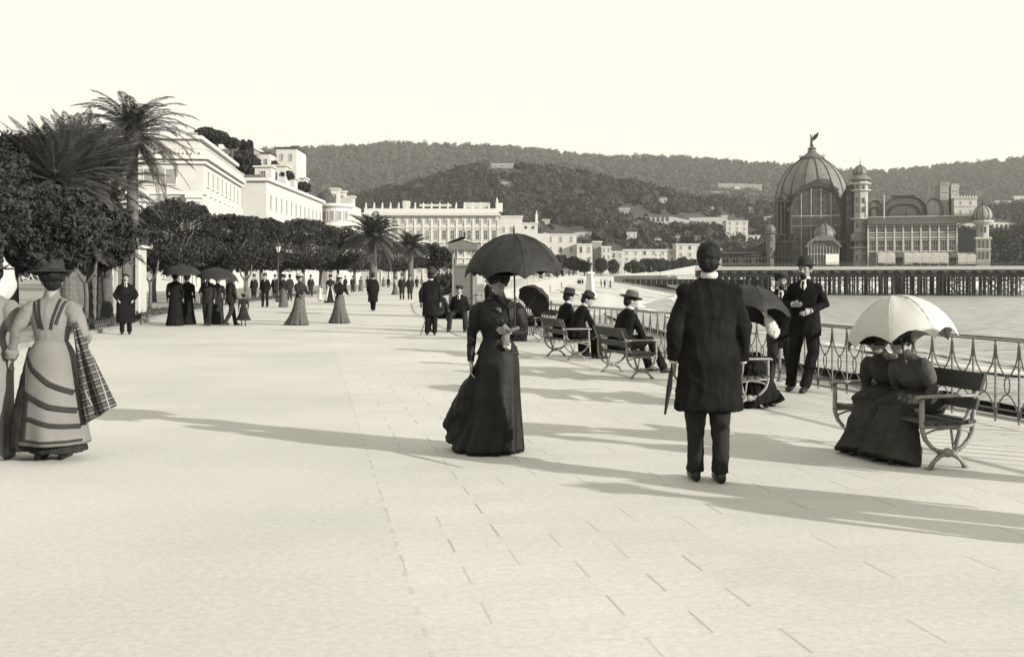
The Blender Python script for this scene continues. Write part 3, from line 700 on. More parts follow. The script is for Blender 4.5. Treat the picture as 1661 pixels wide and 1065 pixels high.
# ================================================================= palms
def frond(bm_V, bm_F, base, az, el0, L, droop, seed, nl=46, wl=.42, lw=.020, twist=0.):
    rd = random.Random(seed); n0 = len(bm_V) and sum(len(v) for v in bm_V); pts = []; p = Vector(base); el = el0; N = 14; st = L / N
    dirh = Vector((math.cos(az), math.sin(az), 0))
    for j in range(N + 1):
        pts.append(p.copy()); t = j / N; e = el0 - droop * t ** 1.35; p = p + (dirh * math.cos(e) + Vector((0, 0, 1)) * math.sin(e)) * st
    V = []; Fq = []
    # rachis
    side = Vector((-math.sin(az), math.cos(az), 0))
    for j, q in enumerate(pts):
        w_ = .03 * (1 - j / N) + .005; V += [q - side * w_, q + side * w_, q + Vector((0, 0, w_))]
        if j:
            a = 3 * (j - 1)
            for (u, v) in ((0, 1), (1, 2), (2, 0)): Fq.append((a + u, a + v, a + 3 + v, a + 3 + u))
    for k in range(nl):
        t = .10 + .90 * k / nl; f = t * N; j = min(int(f), N - 1); q = pts[j].lerp(pts[j + 1], f - j); tan = (pts[j + 1] - pts[j]).normalized(); up = side.cross(tan) * -1
        ln = wl * math.sin(PI * min(1, .12 + t * .9)) ** .6 * rd.uniform(.85, 1.1)
        for s in (-1, 1):
            dr = (side * s * .80 + tan * .62 + Vector((0, 0, -1)) * (.10 + .3 * rd.random()) + up * .18).normalized(); wv = tan * lw
            tip = q + dr * ln + Vector((0, 0, -.10 * ln)); mid = q + dr * ln * .5 + wv * .0
            i0 = len(V); V += [q - wv * .4, mid - wv, tip, mid + wv]; Fq.append((i0, i0 + 1, i0 + 2, i0 + 3))
    return V, Fq
def palm(px, d, cpy, label, trunk_px=None, R=2.6, nf=46, tr=.20, seed=0, group=None, lean=(0, 0), lo=-.9, hi=1.45, nl=46, wl=.42, base_d=None, name='palm_tree', lw=.022, stiff=1.):
    q = AT(px, d); zc = ZH(cpy, d); r = empty(name, (q.x - lean[0], q.y - lean[1], 0), 0, label, 'palm tree', group); lx, ly = lean; rd = random.Random(seed)
    bm = NB(); pts = []; rr = []; n = max(12, int(zc * 6))
    for j in range(n + 1):
        t = j / n; pts.append((lx * t ** 1.4, ly * t ** 1.4, -.05 + (zc + .05) * t)); rr.append(tr * (1.15 - .2 * t + (.10 if t > .9 else 0) + .07 * (j % 2)))
    tube(bm, pts, rr, 12); bobj('trunk', bm, bark_pale, r, False)
    Vs = []; Fs = []; n0 = 0
    for k in range(nf):
        u = (k + .5) / nf; el = lo + (hi - lo) * u ** .75; az = k * 2.39996 + rd.uniform(-.2, .2); L = R * rd.uniform(.85, 1.1) * (1.0 if el < 1.1 else .8)
        V, Fq = frond([], [], (lx, ly, zc + .12), az, el, L, stiff * rd.uniform(.9, 1.35) if el > 0 else .7, seed * 100 + k, nl, wl, lw)
        Vs.append(np.array([tuple(v) for v in V])); Fs.append(np.array(Fq) + n0); n0 += len(V)
    np_mesh('crown', np.concatenate(Vs), np.concatenate(Fs), leaf_palm, r)
    return r
palm(215, 40, 226, 'tall date palm with a straight pale trunk and arching crown, standing highest at the left', R=2.9, nf=72, tr=.20, seed=1, lo=-1.0, nl=84, wl=.38, lw=.015, stiff=1.45)
palm(122, 35, 284, 'bushy palm with raised fronds between the big dark tree and the tall palm', R=2.7, nf=70, tr=.26, seed=2, lo=-.7, hi=1.5, nl=80, wl=.36, lw=.014, stiff=.55)
palm(168, 38, 296, 'bushy palm with upright fronds just left of the tall palm trunk', R=2.7, nf=60, tr=.22, seed=12, lo=-.4, hi=1.5, nl=80, wl=.36, lw=.014, stiff=.5)
palm(88, 33, 300, 'smaller bushy palm with raised fronds overlapping the big dark tree', R=2.6, nf=60, tr=.2, seed=3, lo=-.2, hi=1.5, nl=80, wl=.34, lw=.014, stiff=.5)

palm(165, 42, 350, 'lower palm whose fronds hang beside the tall palm trunk', R=2.3, nf=50, tr=.24, seed=4, lo=-.6, nl=50)
for (px, d, i, lab) in ((152, 37, 5, 'stout palm trunk left of the pair by the louvred hut'), (170, 36, 6, 'stout palm trunk nearest the louvred hut'), (112, 33, 7, 'stout palm trunk seen right of the striped lady')):
    palm(px, d, 402, lab, R=1.7, nf=36, tr=.24, seed=i, group='short stout palms', lo=-.3, nl=30)
palm(606, 96, 385, 'small distant palm rising over the clipped trees left of the long hotel', R=3.4, nf=56, tr=.3, seed=8, lo=-.9, nl=40, wl=.6, lw=.05)
palm(666, 128, 402, 'second small distant palm in front of the long hotel', R=3.0, nf=44, tr=.3, seed=9, lo=-.7, nl=34, wl=.6, lw=.06)
palm(700, 150, 410, 'farthest small palm left of the kiosk roof', R=2.4, nf=36, tr=.3, seed=10, lo=-.7, nl=30, wl=.6, lw=.07)
# forked young trees in the border
for (px, d, lab) in ((243, 47, 'thin forked trunk in front of the square cut evergreen'), (398, 62, 'thin forked trunk behind the small girl'), (139, 34, 'thin forked trunk beside the stout palms')):
    q = AT(px, d); r = empty('forked_tree', q, 0, lab, 'tree', 'thin forked young trees'); bm = NB(); rd = random.Random(px)
    tube(bm, [(0, 0, 0), (.03, 0, .9), (0, 0, 1.35)], [.09, .07, .07], 7)
    for s in (-1, 1): tube(bm, [(0, 0, 1.3), (s * .28, .05, 1.7), (s * .38, 0, 2.2), (s * .30, 0, 2.8)], [.06, .05, .04, .02], 6)
    bobj('trunk', bm, bark_pale, r, True)
    P = crown_points(1500, (.9, .9, .7), .8, .3, px); P[:, 2] += 3.0; V, Fq = leaf_quads(P, .09, .3, .5); np_mesh('crown', V, Fq, leaf_dark, r)
# ================================================================= buildings
WM = {}
def window_mesh(w, h, style='plain'):
    k = (round(w, 2), round(h, 2), style)
    if k in WM: return WM[k]
    bm = NB(); t = .12 * min(w, 1.2)
    box(bm, (0, -.06, h / 2 + t / 2), (w + 2 * t, .12, t)); box(bm, (0, -.09, -h / 2 - t / 2), (w + 2.6 * t, .18, t))
    for s in (-1, 1): box(bm, (s * (w / 2 + t / 2), -.05, 0), (t, .10, h - .004))
    a = bpy.data.meshes.new('window'); bm.to_mesh(a); bm.free(); a.materials.append(trim_white)
    bm = NB(); box(bm, (0, -.012, 0), (w, .024, h - .01)); b = bpy.data.meshes.new('pane'); bm.to_mesh(b); bm.free()
    b.materials.append(glass_d if style == 'dark' else shutter)
    bm = NB(); 
    if style != 'dark':
        for s in (-1, 1): box(bm, (s * w * .26, -.03, 0), (w * .44, .012, h * .94))
    else:
        box(bm, (0, -.03, 0), (w * .07, .02, h - .02)); box(bm, (0, -.03, h * .12), (w, .018, .05))
    c = bpy.data.meshes.new('sash'); bm.to_mesh(c); bm.free(); c.materials.append(trim_white if style == 'dark' else shutter)
    WM[k] = (a, b, c); return WM[k]
def add_window(parent, loc, rz, w, h, style='plain', full=True):
    a, b, c = window_mesh(w, h, style)
    o = bpy.data.objects.new('window', a); COL.objects.link(o); o.parent = parent; o.location = loc; o.rotation_euler = (0, 0, rz)
    p = bpy.data.objects.new('pane', b); COL.objects.link(p); p.parent = o
    if full: p = bpy.data.objects.new('sash', c); COL.objects.link(p); p.parent = o
    return o
class Bld:
    """box-built house: local x along its front, y to the back, front face at y=0"""
    def __init__(s, name, loc, rz, label, cat='building', group=None):
        s.r = empty(name, loc, rz, label, cat, group); s.nw = 0
    def part(s, name, boxes, mat, bevel=0):
        bm = NB()
        for c, z in boxes: box(bm, c, z)
        return bobj(name, bm, mat, s.r)
    def win_front(s, xs, z, w, h, style='plain', y=0.):
        for x in xs:
            if s.nw >= 98: return
            add_window(s.r, (x, y, z), 0, w, h, style if not callable(style) else style(x)); s.nw += 1
    def win_side(s, x, ys_, z, w, h, style='plain', right=True):
        for y in ys_:
            if s.nw >= 98: return
            add_window(s.r, (x, y, z), PI / 2 if right else -PI / 2, w, h, style if not callable(style) else style(y)); s.nw += 1
def balusters(bm, x0, x1, y, z, n, h=.7, axis='x'):
    for i in range(n):
        t = x0 + (x1 - x0) * (i + .5) / n; c = (t, y, z + h / 2) if axis == 'x' else (y, t, z + h / 2); box(bm, c, (.16, .16, h))
    c = ((x0 + x1) / 2, y, z + h + .06) if axis == 'x' else (y, (x0 + x1) / 2, z + h + .06); s_ = (abs(x1 - x0), .30, .14) if axis == 'x' else (.30, abs(x1 - x0), .14); box(bm, c, s_)
# ---- hotel one: grand block with blank shaded end wall and a long sunny side
d0 = 120.; X1 = (330 - CX) / F * d0; X0 = (222 - CX) / F * d0; Ln = 31.
B = Bld('grand_hotel', (X1, d0, 0), math.radians(6.8), 'tall pale grand hotel with attic and giant pilasters, left of the row behind the trees', 'hotel')
hc = ZH(252, d0); ha = ZH(222, d0); Wd = X1 - X0 + 4
B.part('wall', [((-Wd / 2, Ln / 2, hc / 2), (Wd, Ln, hc)), ((-Wd / 2 + .3, Ln / 2, hc + (ha - hc) / 2), (Wd - 2.0, Ln - 1.5, ha - hc))], wall_white)
B.part('cornice', [((-Wd / 2, Ln / 2, hc - .25), (Wd + 1.3, Ln + 1.3, .45)), ((-Wd / 2, Ln / 2, hc - .85), (Wd + .7, Ln + .7, .3)), ((-Wd / 2, Ln / 2, hc * .72), (Wd + .5, Ln + .5, .3)), ((-Wd / 2 + .3, Ln / 2, ha), (Wd - 1.0, Ln - .6, .4)), ((-Wd / 2, Ln / 2, hc * .42), (Wd + .8, Ln + .8, .35))], trim_white)
bm = NB(); balusters(bm, -Wd, 0, -.4, hc, 26); balusters(bm, -.2, Ln, .35, hc, 60, axis='y'); bobj('balustrade', bm, trim_white, B.r)
bm = NB()
for x in (-Wd + 1.2, -Wd * .60, -1.0):
    box(bm, (x, -.25, hc * .36), (1.3, .5, hc * .72)); box(bm, (x, -.38, hc * .70), (1.9, .7, .5)); box(bm, (x, -.36, hc * .665), (1.6, .6, .35))
    for q in (-.42, 0, .42): box(bm, (x + q, -.54, hc * .34), (.16, .08, hc * .6))
for i in range(9): box(bm, (.2, 1.5 + i * 3.5, hc * .36), (.4, .8, hc * .70))
bobj('pilaster', bm, trim_white, B.r)
bm = NB()  # pediment over the end wall panel
v = [bm.verts.new(p) for p in ((-Wd * .56, -.3, hc * .62), (-1.9, -.3, hc * .62), (-Wd * .36, -.3, hc * .72))]; bm.faces.new(v); bmesh.ops.solidify(bm, geom=bm.faces[:], thickness=.35); bobj('pediment', bm, trim_white, B.r)
for zz, hh in ((hc * .18, 2.6), (hc * .57, 2.4), (hc * .84, 1.7)):
    B.win_side(0., [2.9 + i * 3.5 for i in range(8)], zz, 1.3, hh)
    B.win_front([-Wd + 3.2 + i * 2.4 for i in range(3)], zz, 1.1, hh)
B.part('chimney', [((-3, 10, ha + .9), (1.2, .8, 1.8)), ((-6, 3, ha + .7), (1.0, .8, 1.4)), ((-4, 22, ha + .8), (1.4, .8, 1.6))], wall_grey)
# ---- hotel two
d0 = 176.; X0 = (393 - CX) / F * d0; X1 = (432 - CX) / F * d0; W2 = X1 - X0 + 2; L2 = 52.
B = Bld('hotel', (X1, d0, 0), 0, 'pale long hotel with a plain shaded end, second in the row behind the trees', 'hotel')
h = ZH(291, d0)
B.part('wall', [((-W2 / 2 - 4, L2 / 2, h / 2), (W2 + 8, L2, h))], wall_white)
B.part('cornice', [((-W2 / 2 - 4, L2 / 2, h), (W2 + 9.2, L2 + 1.2, .5)), ((-W2 / 2 - 4, L2 / 2, h * .62), (W2 + 8.7, L2 + .7, .35))], trim_white)
B.part('roof', [((-W2 / 2 - 4, L2 / 2, h + .6), (W2 + 5, L2 - 4, .8))], roof_m)
B.win_side(0, [3 + i * 4.2 for i in range(12)], h * .80, 1.4, 2.4); B.win_side(0, [3 + i * 4.2 for i in range(12)], h * .5, 1.4, 3.0); B.win_side(0, [3 + i * 4.2 for i in range(12)], h * .25, 1.4, 3.0)
B.win_front([-3.0], h * .50, 1.5, 3.4, 'dark'); B.win_front([-W2 + .6, -W2 - 2.5], h * .8, 1.3, 2.2)
bm = NB(); balusters(bm, 20, 44, 1.0, h * .36, 30, .9, 'y'); bobj('balcony', bm, trim_white, B.r)
for i, (y, hh, w_) in enumerate(((14, 3.2, 3), (24, 4.4, 4), (34, 3.0, 3), (42, 3.8, 4))):
    B.part('dormer', [((-3.5, y, h + .3 + hh / 2), (w_, w_, hh)), ((-3.5, y, h + .3 + hh), (w_ + .6, w_ + .6, .3))], wall_white); add_window(B.r, (-3.5, y - w_ / 2, h + hh * .6), 0, .9, 1.5, 'dark')
# ---- third: rounded corner house with turret chimneys
d0 = 236.; X0 = (513 - CX) / F * d0; X1 = (568 - CX) / F * d0; W3 = X1 - X0
B = Bld('corner_house', (X1, d0, 0), 0, 'pale corner house with square chimney turrets right of the row of hotels', 'building')
h = ZH(331, d0)
bm = NB(); box(bm, (-W3 / 2, 9, h / 2), (W3, 15.9, h)); 
lathe(bm, [(W3 / 2 - .02, 0), (W3 / 2 - .02, h)], 24, (-W3 / 2, 1.4, 0)); bobj('wall', bm, wall_white, B.r)
bm = NB(); lathe(bm, [(W3 / 2 + .1, h - .9), (W3 / 2 + .7, h - .6), (W3 / 2 + .7, h), (W3 / 2 - .1, h + .02)], 24, (-W3 / 2, 1.4, 0)); lathe(bm, [(W3 / 2 + .1, h * .72), (W3 / 2 + .25, h * .74), (W3 / 2, h * .76)], 24, (-W3 / 2, 1.4, 0)); bobj('cornice', bm, trim_white, B.r, True)
bm = NB(); lathe(bm, [(2.6, h), (2.5, h + 1.2), (1.7, h + 2.6), (.5, h + 3.3), (.1, h + 3.6)], 16, (-W3 * .78, 3, 0)); bobj('cupola', bm, roof_d, B.r, True)
for (x, y, w_, t) in ((-W3 * .50, 3, 1.8, 305), (-W3 * .33, 5, 1.6, 308), (-W3 * .12, 6, 2.0, 316)):
    ht = ZH(t, d0); B.part('turret', [((x, y, (h + ht) / 2), (w_, w_, ht - h)), ((x, y, ht), (w_ + .5, w_ + .5, .35))], wall_white); add_window(B.r, (x, y - w_ / 2, (h + ht) / 2), 0, .7, 1.2, 'dark')
B.part('upper_floor', [((-W3 * .25, 6, h + .9), (W3 * .45, 5, 1.7))], wall_shade)
for k in range(5):
    a = -PI / 2 + (k - 2) * .45; rr = W3 / 2
    for zz in (h * .85, h * .55): add_window(B.r, (-W3 / 2 + rr * math.cos(a), 1.4 + rr * math.sin(a), zz), a + PI / 2, 1.0, 2.0)
# ---- villas stepping up behind hotels one and two
for (px0, px1, t, bt, d, mat, lab, drk) in ((414, 438, 248, 285, 210, wall_white, 'small square villa above the second hotel roof', 1), (448, 481, 240, 290, 215, wall_white, 'tall square villa with flat roof above the second hotel', 1), (375, 412, 240, 262, 205, wall_grey, 'grey villa behind the grand hotel roof', 0)):
    q0, q1 = AT(px0, d), AT(px1, d); h = ZH(t, d); wv = q1.x - q0.x
    B = Bld('villa', ((q0.x + q1.x) / 2, d, 0), 0, lab, 'villa', None)
    B.part('wall', [((0, 5, h / 2), (wv, 10, h))], mat); B.part('cornice', [((0, 5, h), (wv + .5, 10.5, .35))], roof_d if drk else trim_white)
    B.win_front([-wv * .22, wv * .22], h - 1.9, .6, 1.3, 'dark' if px0 == 414 else 'plain'); 
    if px0 == 448: B.part('roof', [((wv * .25, 5, h + .5), (wv * .4, 3, .8))], roof_d)
# garden terrace with dark hedges behind the grand hotel
B = Bld('terrace_wall', AT(405, 200), 0, 'stepped pale terrace wall between the villas and the second hotel', 'wall')
B.part('wall', [((0, 3, 8.5), (7, 3, 17)), ((3.5, 1, 8), (6, 2, 16))], wall_grey)
def shrub(px, d, top, bot, wpx, i, lab, name='garden_tree', cat='tree', mat=None, z0=None):
    q = AT(px, d); zt, zb = ZH(top, d), ZH(bot, d); rx = wpx / F * d / 2
    r = empty(name, (q.x, q.y, zb - (1.0 if z0 is None else zb - z0)), 0, lab, cat, 'dark garden trees among the villas'); zz = r.location.z
    bm = NB(); tube(bm, [(0, 0, 0), (0, 0, zb - zz + .5)], .25, 7); bobj('trunk', bm, bark, r)
    P = crown_points(3800, (rx * 1.1, rx * 1.1, (zt - zb) / 2), .9, .2, i, .5, 2.6); P[:, 2] += (zt + zb) / 2 - zz
    V, Fq = leaf_quads(P * (1, 1, 1), .27 * (d / 200) ** .8, .3, .6); np_mesh('crown', V, Fq, mat or leaf_dark, r); return r
for i, (px, t, b_, w_, d) in enumerate(((392, 244, 278, 34, 198), (407, 252, 286, 26, 196), (405, 229, 250, 9, 200), (394, 228, 246, 8, 202), (443, 262, 288, 18, 212), (352, 214, 232, 34, 150), (376, 225, 240, 22, 160), (458, 276, 292, 30, 200), (492, 296, 312, 20, 216), (335, 208, 224, 26, 152))):
    shrub(px, d, t, b_, w_, 60 + i, ('dark garden tree behind the hotel roofs, ' + ['largest of the group', 'right of the largest', 'a pointed cypress', 'a second smaller cypress', 'between the two square villas', 'over the grand hotel attic', 'at the right end of the attic', 'below the tall square villa', 'nearest the corner house', 'leftmost above the attic'][i]), z0=0)
# ---- central long hotel
d0 = 330.; X0 = (592 - CX) / F * d0; X1 = (808 - CX) / F * d0; W4 = X1 - X0; h = ZH(346, d0)
B = Bld('long_hotel', ((X0 + X1) / 2, d0, 0), 0, 'long white hotel with pinnacled balustrade, facing the promenade in the centre', 'hotel'); z0 = 0
B.part('wall', [((0, 8, h / 2), (W4, 16, h))], wall_white)
B.part('cornice', [((0, 8, h - .4), (W4 + 1.4, 17.4, .5)), ((0, 8, h * .80), (W4 + .8, 16.8, .35)), ((0, 8, h * .585), (W4 + .8, 16.8, .35)), ((0, 8, h * .36), (W4 + 1.2, 17.2, .4))], trim_white)
bm = NB()
for i in range(62): box(bm, (-W4 / 2 + (i + .5) * W4 / 62, -.55, h - .95), (.28, .45, .5))
bobj('dentils', bm, shutter, B.r)
B.part('parapet', [((0, .1, h + .75), (W4 + .5, .5, 1.5))], trim_white)
bm = NB(); n = 17
for i in range(n):
    x = -W4 / 2 + .3 + i * (W4 - .6) / (n - 1); box(bm, (x, .1, h + 1.5 + .5), (.55, .55, 1.0)); lathe(bm, [(.1, 0), (.33, .25), (.3, .5), (.1, .75), (.04, 1.1)], 7, (x, .1, h + 2.5))
bobj('pinnacle', bm, trim_white, B.r)
bm = NB(); n = 16
for i in range(n + 1):
    x = -W4 / 2 + (i) * W4 / n; box(bm, (x, -.15, h * .46), (.42, .3, h * .9))
bobj('pilaster', bm, trim_white, B.r)
xs = [-W4 / 2 + (i + .5) * W4 / 16 for i in range(16)]
B.win_front(xs, h * .895, 1.0, 1.7, lambda x: 'dark' if x in (xs[3], xs[6], xs[13]) else 'plain'); B.win_front(xs, h * .69, 1.15, 3.0, lambda x: 'dark' if x > xs[8] else 'plain')
B.win_front(xs, h * .47, 1.15, 2.8, lambda x: 'dark' if int(x * 3) % 3 == 0 else 'plain'); B.win_front(xs, h * .22, 1.2, 2.8)
B.part('roof', [((0, 9, h + 1.2), (W4 - 3, 10, 2.4))], roof_d)
B.part('penthouse', [((W4 * .33, 5, h + 2.6), (7.5, 5, 2.0)), ((-W4 * .20, 5, h + 2.4), (2.2, 3, 3.6)), ((W4 * .02, 6, h + 2.6), (10, 4, 1.2))], wall_white)
bm = NB(); box(bm, (W4 / 2 + .3, 1, h + 1.9), (2.2, 2.2, 2.8)); lathe(bm, [(.2, 0), (.45, .4), (.3, 1.0), (.05, 1.8)], 8, (W4 / 2 - .4, 1, h + 3.3)); bobj('corner_turret', bm, trim_white, B.r)
# stepped right wing
X2 = (862 - CX) / F * 352
B = Bld('hotel_wing', (X1 + .05, 346.4, 0), 0, 'lower stepped wing with two round windows right of the long white hotel', 'building')
wv = (842 - CX) / F * 350 - X1 + 1; h2 = ZH(352, 350)
B.part('wall', [((wv / 2, 6, h2 / 2), (wv, 12, h2)), ((wv + 2.6, 8, ZH(362, 350) / 2), (5.1, 10, ZH(362, 350))), ((wv + 7.2, 10, ZH(378, 350) / 2), (4.0, 8, ZH(378, 350)))], wall_white)
B.part('cornice', [((wv / 2, 6, h2), (wv + .6, 12.6, .4)), ((wv + 2.8, 8, ZH(362, 350)), (5.4, 10.6, .35))], trim_white)
bm = NB()
for x in (wv + 1.2, wv + 3.6): tube(bm, [(x, 2.98, ZH(369, 350)), (x, 2.9, ZH(369, 350))], .55, 12)
bobj('round_window', bm, glass_d, B.r)
B.win_front([1.5, 4.2], h2 * .8, 1.0, 1.8); B.win_front([1.5, 4.2], h2 * .55, 1.0, 2.2)
B.part('pinnacle', [((wv + 4.8, 3.4, ZH(362, 350) + 1.6), (.8, .8, 3.0)), ((wv + 4.8, 3.4, ZH(362, 350) + 3.6), (.3, .3, 1.2))], trim_white)
# building between corner house and long hotel
d = 300; q0, q1 = AT(568, d), AT(598, d)
B = Bld('town_house', ((q0.x + q1.x) / 2, d, 0), 0, 'low pale house in the gap between the corner house and the long hotel', 'building'); wv = q1.x - q0.x
B.part('wall', [((0, 5, ZH(346, d) / 2), (wv, 10, ZH(346, d)))], wall_shade); B.part('cornice', [((0, 5, ZH(346, d)), (wv + .4, 10.4, .4))], trim_white); B.win_front([-1.2, 1.4], ZH(352, d), .8, .9, 'dark')
# ---- town strip right of the umbrella
def town(px0, px1, top, bot, d, mat, label, rows=3, style='plain', roof=None, name='town_house', deep=9, group=None, dark=.25, base=None):
    q0, q1 = AT(px0, d), AT(px1, d); z1 = ZH(top, d); z0 = base if base is not None else max(land_z(60, d) - .5, -1); wv = q1.x - q0.x; zb = ZH(bot, d)
    if base is None: z0 = min(z0, zb)
    B = Bld(name, ((q0.x + q1.x) / 2, d, z0), 0, label, 'building', group); H = z1 - z0
    B.part('wall', [((0, deep / 2, H / 2), (wv, deep, H))], mat); B.part('cornice', [((0, deep / 2, H), (wv + .6, deep + .6, .4))], trim_white)
    rd = random.Random(px0); n = max(2, int(wv / 3.2)); hv = z1 - zb; sp = hv / rows
    for j in range(rows):
        for i in range(n):
            if B.nw > 90: break
            add_window(B.r, (-wv / 2 + (i + .5) * wv / n, 0, H - (j + .5) * sp), 0, min(1.1, wv / n * .4), min(sp * .55, 2.4), 'dark' if rd.random() < dark else style, full=False); B.nw += 1
    if roof: 
        bm = NB(); v = [bm.verts.new(p) for p in ((-wv / 2 - .3, -.3, H + .2), (wv / 2 + .3, -.3, H + .2), (wv / 2 + .3, deep + .3, H + .2), (-wv / 2 - .3, deep + .3, H + .2), (-wv * .25, deep / 2, H + roof), (wv * .25, deep / 2, H + roof))]
        for q in ((0, 1, 5, 4), (1, 2, 5), (2, 3, 4, 5), (3, 0, 4), (3, 2, 1, 0)): bm.faces.new([v[i] for i in q])
        bobj('roof', bm, roof_d, B.r)
    return B
town(884, 935, 380, 430, 400, wall_white, 'pale town house right of the black parasol, widest of its cluster', 3, roof=1.8)
town(936, 961, 396, 432, 396, wall_white, 'lower pale town house behind the white pedestal', 2)
town(962, 976, 392, 432, 402, wall_grey, 'narrow grey town house with its blank wall right of the pedestal', 1, dark=0)
town(976, 991, 400, 434, 398, wall_white, 'narrow white town house right of the grey blank wall', 3)
town(991, 1010, 408, 434, 405, wall_shade, 'small gabled town house beside the long white terrace row', 2, roof=3.0)
town(1009, 1097, 405, 436, 408, wall_white, 'long low white terrace row above the jetty bridge', 3, dark=.1)
town(1097, 1141, 396, 430, 406, wall_white, 'taller white terrace house at the right end of the row', 3, dark=.05)
town(1141, 1170, 404, 432, 420, wall_shade, 'pale house behind the head of the man in the frock coat', 2)
def hill_house(px0, px1, top, bot, mat, label, rows=2, dark=.3, deep=8, roof=None, name='hill_villa'):
    d = hill_hit((px0 + px1) / 2, bot) - 2; zb = ZH(bot, d)
    return town(px0, px1, top, bot, d, mat, label, rows, base=zb - 5, dark=dark, deep=deep, roof=roof, name=name, group=None)
hill_house(797, 833, 266, 272, wall_grey, 'long grey villa on the crown of the dark hill', 1)
hill_house(814, 828, 296, 302, wall_grey, 'small pale villa on the upper slope of the dark hill', 1)
hill_house(1017, 1033, 377, 389, wall_white, 'small white villa alone on the slope above the long terrace row', 1, dark=0)
hill_house(1178, 1213, 358, 384, wall_white, 'large plain white house on the slope left of the casino', 3, dark=0)
hill_house(1210, 1233, 382, 394, wall_white, 'low white house with dark windows beside the casino corner turret', 1, dark=.8)
hill_house(1216, 1225, 338, 346, wall_white, 'tiny white villa high on the slope left of the casino', 1)
hill_house(1108, 1125, 306, 312, wall_white, 'small pale villa on the ridge, left end of the pale terrace', 1, dark=0)
hill_house(1140, 1183, 311, 316, wall_white, 'long low pale building on the ridge', 1, dark=0)
hill_house(1192, 1207, 303, 312, wall_white, 'small white house on the ridge right of the long low building', 1)
hill_house(1003, 1022, 338, 348, wall_grey, 'grey cottage among the trees of the dark slope', 1, roof=2)
hill_house(1170, 1180, 350, 358, wall_shade, 'small house with pyramid roof above the terrace wall', 1, roof=4)
hill_house(1000, 1012, 312, 320, wall_grey, 'half hidden grey villa high among the trees', 1) if False else None
hill_house(1645, 1661, 318, 328, wall_shade, 'pale villa cut by the right edge', 1)
hill_house(1612, 1640, 326, 333, wall_white, 'low white villa near the right edge on the slope', 1, dark=.2)
hill_house(1131, 1142, 382, 390, wall_white, 'small white villa above the right end of the terrace row', 1, dark=.3)
hill_house(1096, 1106, 384, 391, wall_shade, 'small pale villa behind the middle of the terrace row', 1, roof=2)
hill_house(1062, 1072, 388, 394, wall_shade, 'pale cottage with dark roof among trees behind the terrace row', 1, roof=2)
hill_house(980, 990, 360, 366, wall_grey, 'grey cottage lost among trees above the narrow town houses', 1)
hill_house(880, 892, 356, 364, wall_shade, 'pale cottage on the dark slope just right of the hotel wing', 1, dark=0)
hill_house(1152, 1160, 336, 342, wall_shade, 'tiny pale villa on the slope over the long terrace wall', 1)
hill_house(1070, 1082, 322, 329, wall_shade, 'tiny pale villa under the ridge, left of the long ridge building', 1, roof=2)
hill_house(1240, 1250, 352, 360, wall_white, 'tiny white villa touching the left side of the casino', 1)
hill_house(1480, 1490, 290, 295, wall_shade, 'tiny pale villa on the hill over the casino right wing', 1)
def hill_wall(px0, px1, y0, y1, top0, top1, label, arches=0, mat=None, name='terrace_wall'):
    d = hill_hit((px0 + px1) / 2, (y0 + y1) / 2) - 3; bm = NB(); a, b = AT(px0, d), AT(px1, d)
    zs = [(ZH(top0, d), ZH(y0, d) - 4), (ZH(top1, d), ZH(y1, d) - 4)]; r = empty(name, (a.x, a.y, zs[0][1]), 0, label, 'wall'); o = r.location
    V = []
    for yy in (0, 1.2):
        for (p, (t, bt)) in ((a, zs[0]), (b, zs[1])): V += [bm.verts.new((p.x - o.x, yy, bt - o.z)), bm.verts.new((p.x - o.x, yy, t - o.z))]
    for q in ((0, 2, 3, 1), (4, 5, 7, 6), (0, 1, 5, 4), (2, 6, 7, 3), (1, 3, 7, 5), (0, 4, 6, 2)): bm.faces.new([V[i] for i in q])
    bmesh.ops.recalc_face_normals(bm, faces=bm.faces); bobj('wall', bm, mat or wall_shade, r)
    if arches:
        w_ = (b.x - a.x) / arches; hh = (ZH(top0, d) - ZH(y0, d))
        for i in range(arches):
            bm = NB(); rr = w_ * .30; zc = ZH(y0, d) + hh * .5 - o.z; pts = [(-rr, -hh * .5), (rr, -hh * .5)] + [(rr * math.cos(t), hh * .12 + rr * math.sin(t)) for t in np.linspace(0, PI, 8)]
            f = [bm.verts.new(((i + .5) * w_ + x, -.03, zc + z)) for x, z in pts]; g = [bm.verts.new(((i + .5) * w_ + x, .02, zc + z)) for x, z in pts]; bm.faces.new(f); bm.faces.new(g[::-1])
            for k in range(len(f)): bm.faces.new((f[k], g[k], g[(k + 1) % len(f)], f[(k + 1) % len(f)]))
            bobj('arch', bm, steel_d, r)
hill_wall(1041, 1086, 359, 360, 352, 353, 'pale terrace wall with six dark arches on the slope', 6)
hill_wall(1086, 1118, 360, 362, 351, 357, 'pale rough retaining wall right of the arched terrace')
hill_wall(1118, 1178, 362, 362, 353, 352, 'long pale terrace wall left of the large plain white house')
hill_wall(1165, 1236, 306, 314, 297, 299, 'grey fortress wall on the ridge', mat=wall_grey)
hill_wall(882, 960, 384, 386, 377, 376, 'pale curved garden wall above the town houses', mat=stone)
hill_wall(1606, 1650, 375, 375, 360, 362, 'pale arcade with six dark openings right of the casino corner tower', 6, mat=wall_white, name='arcade_wall')
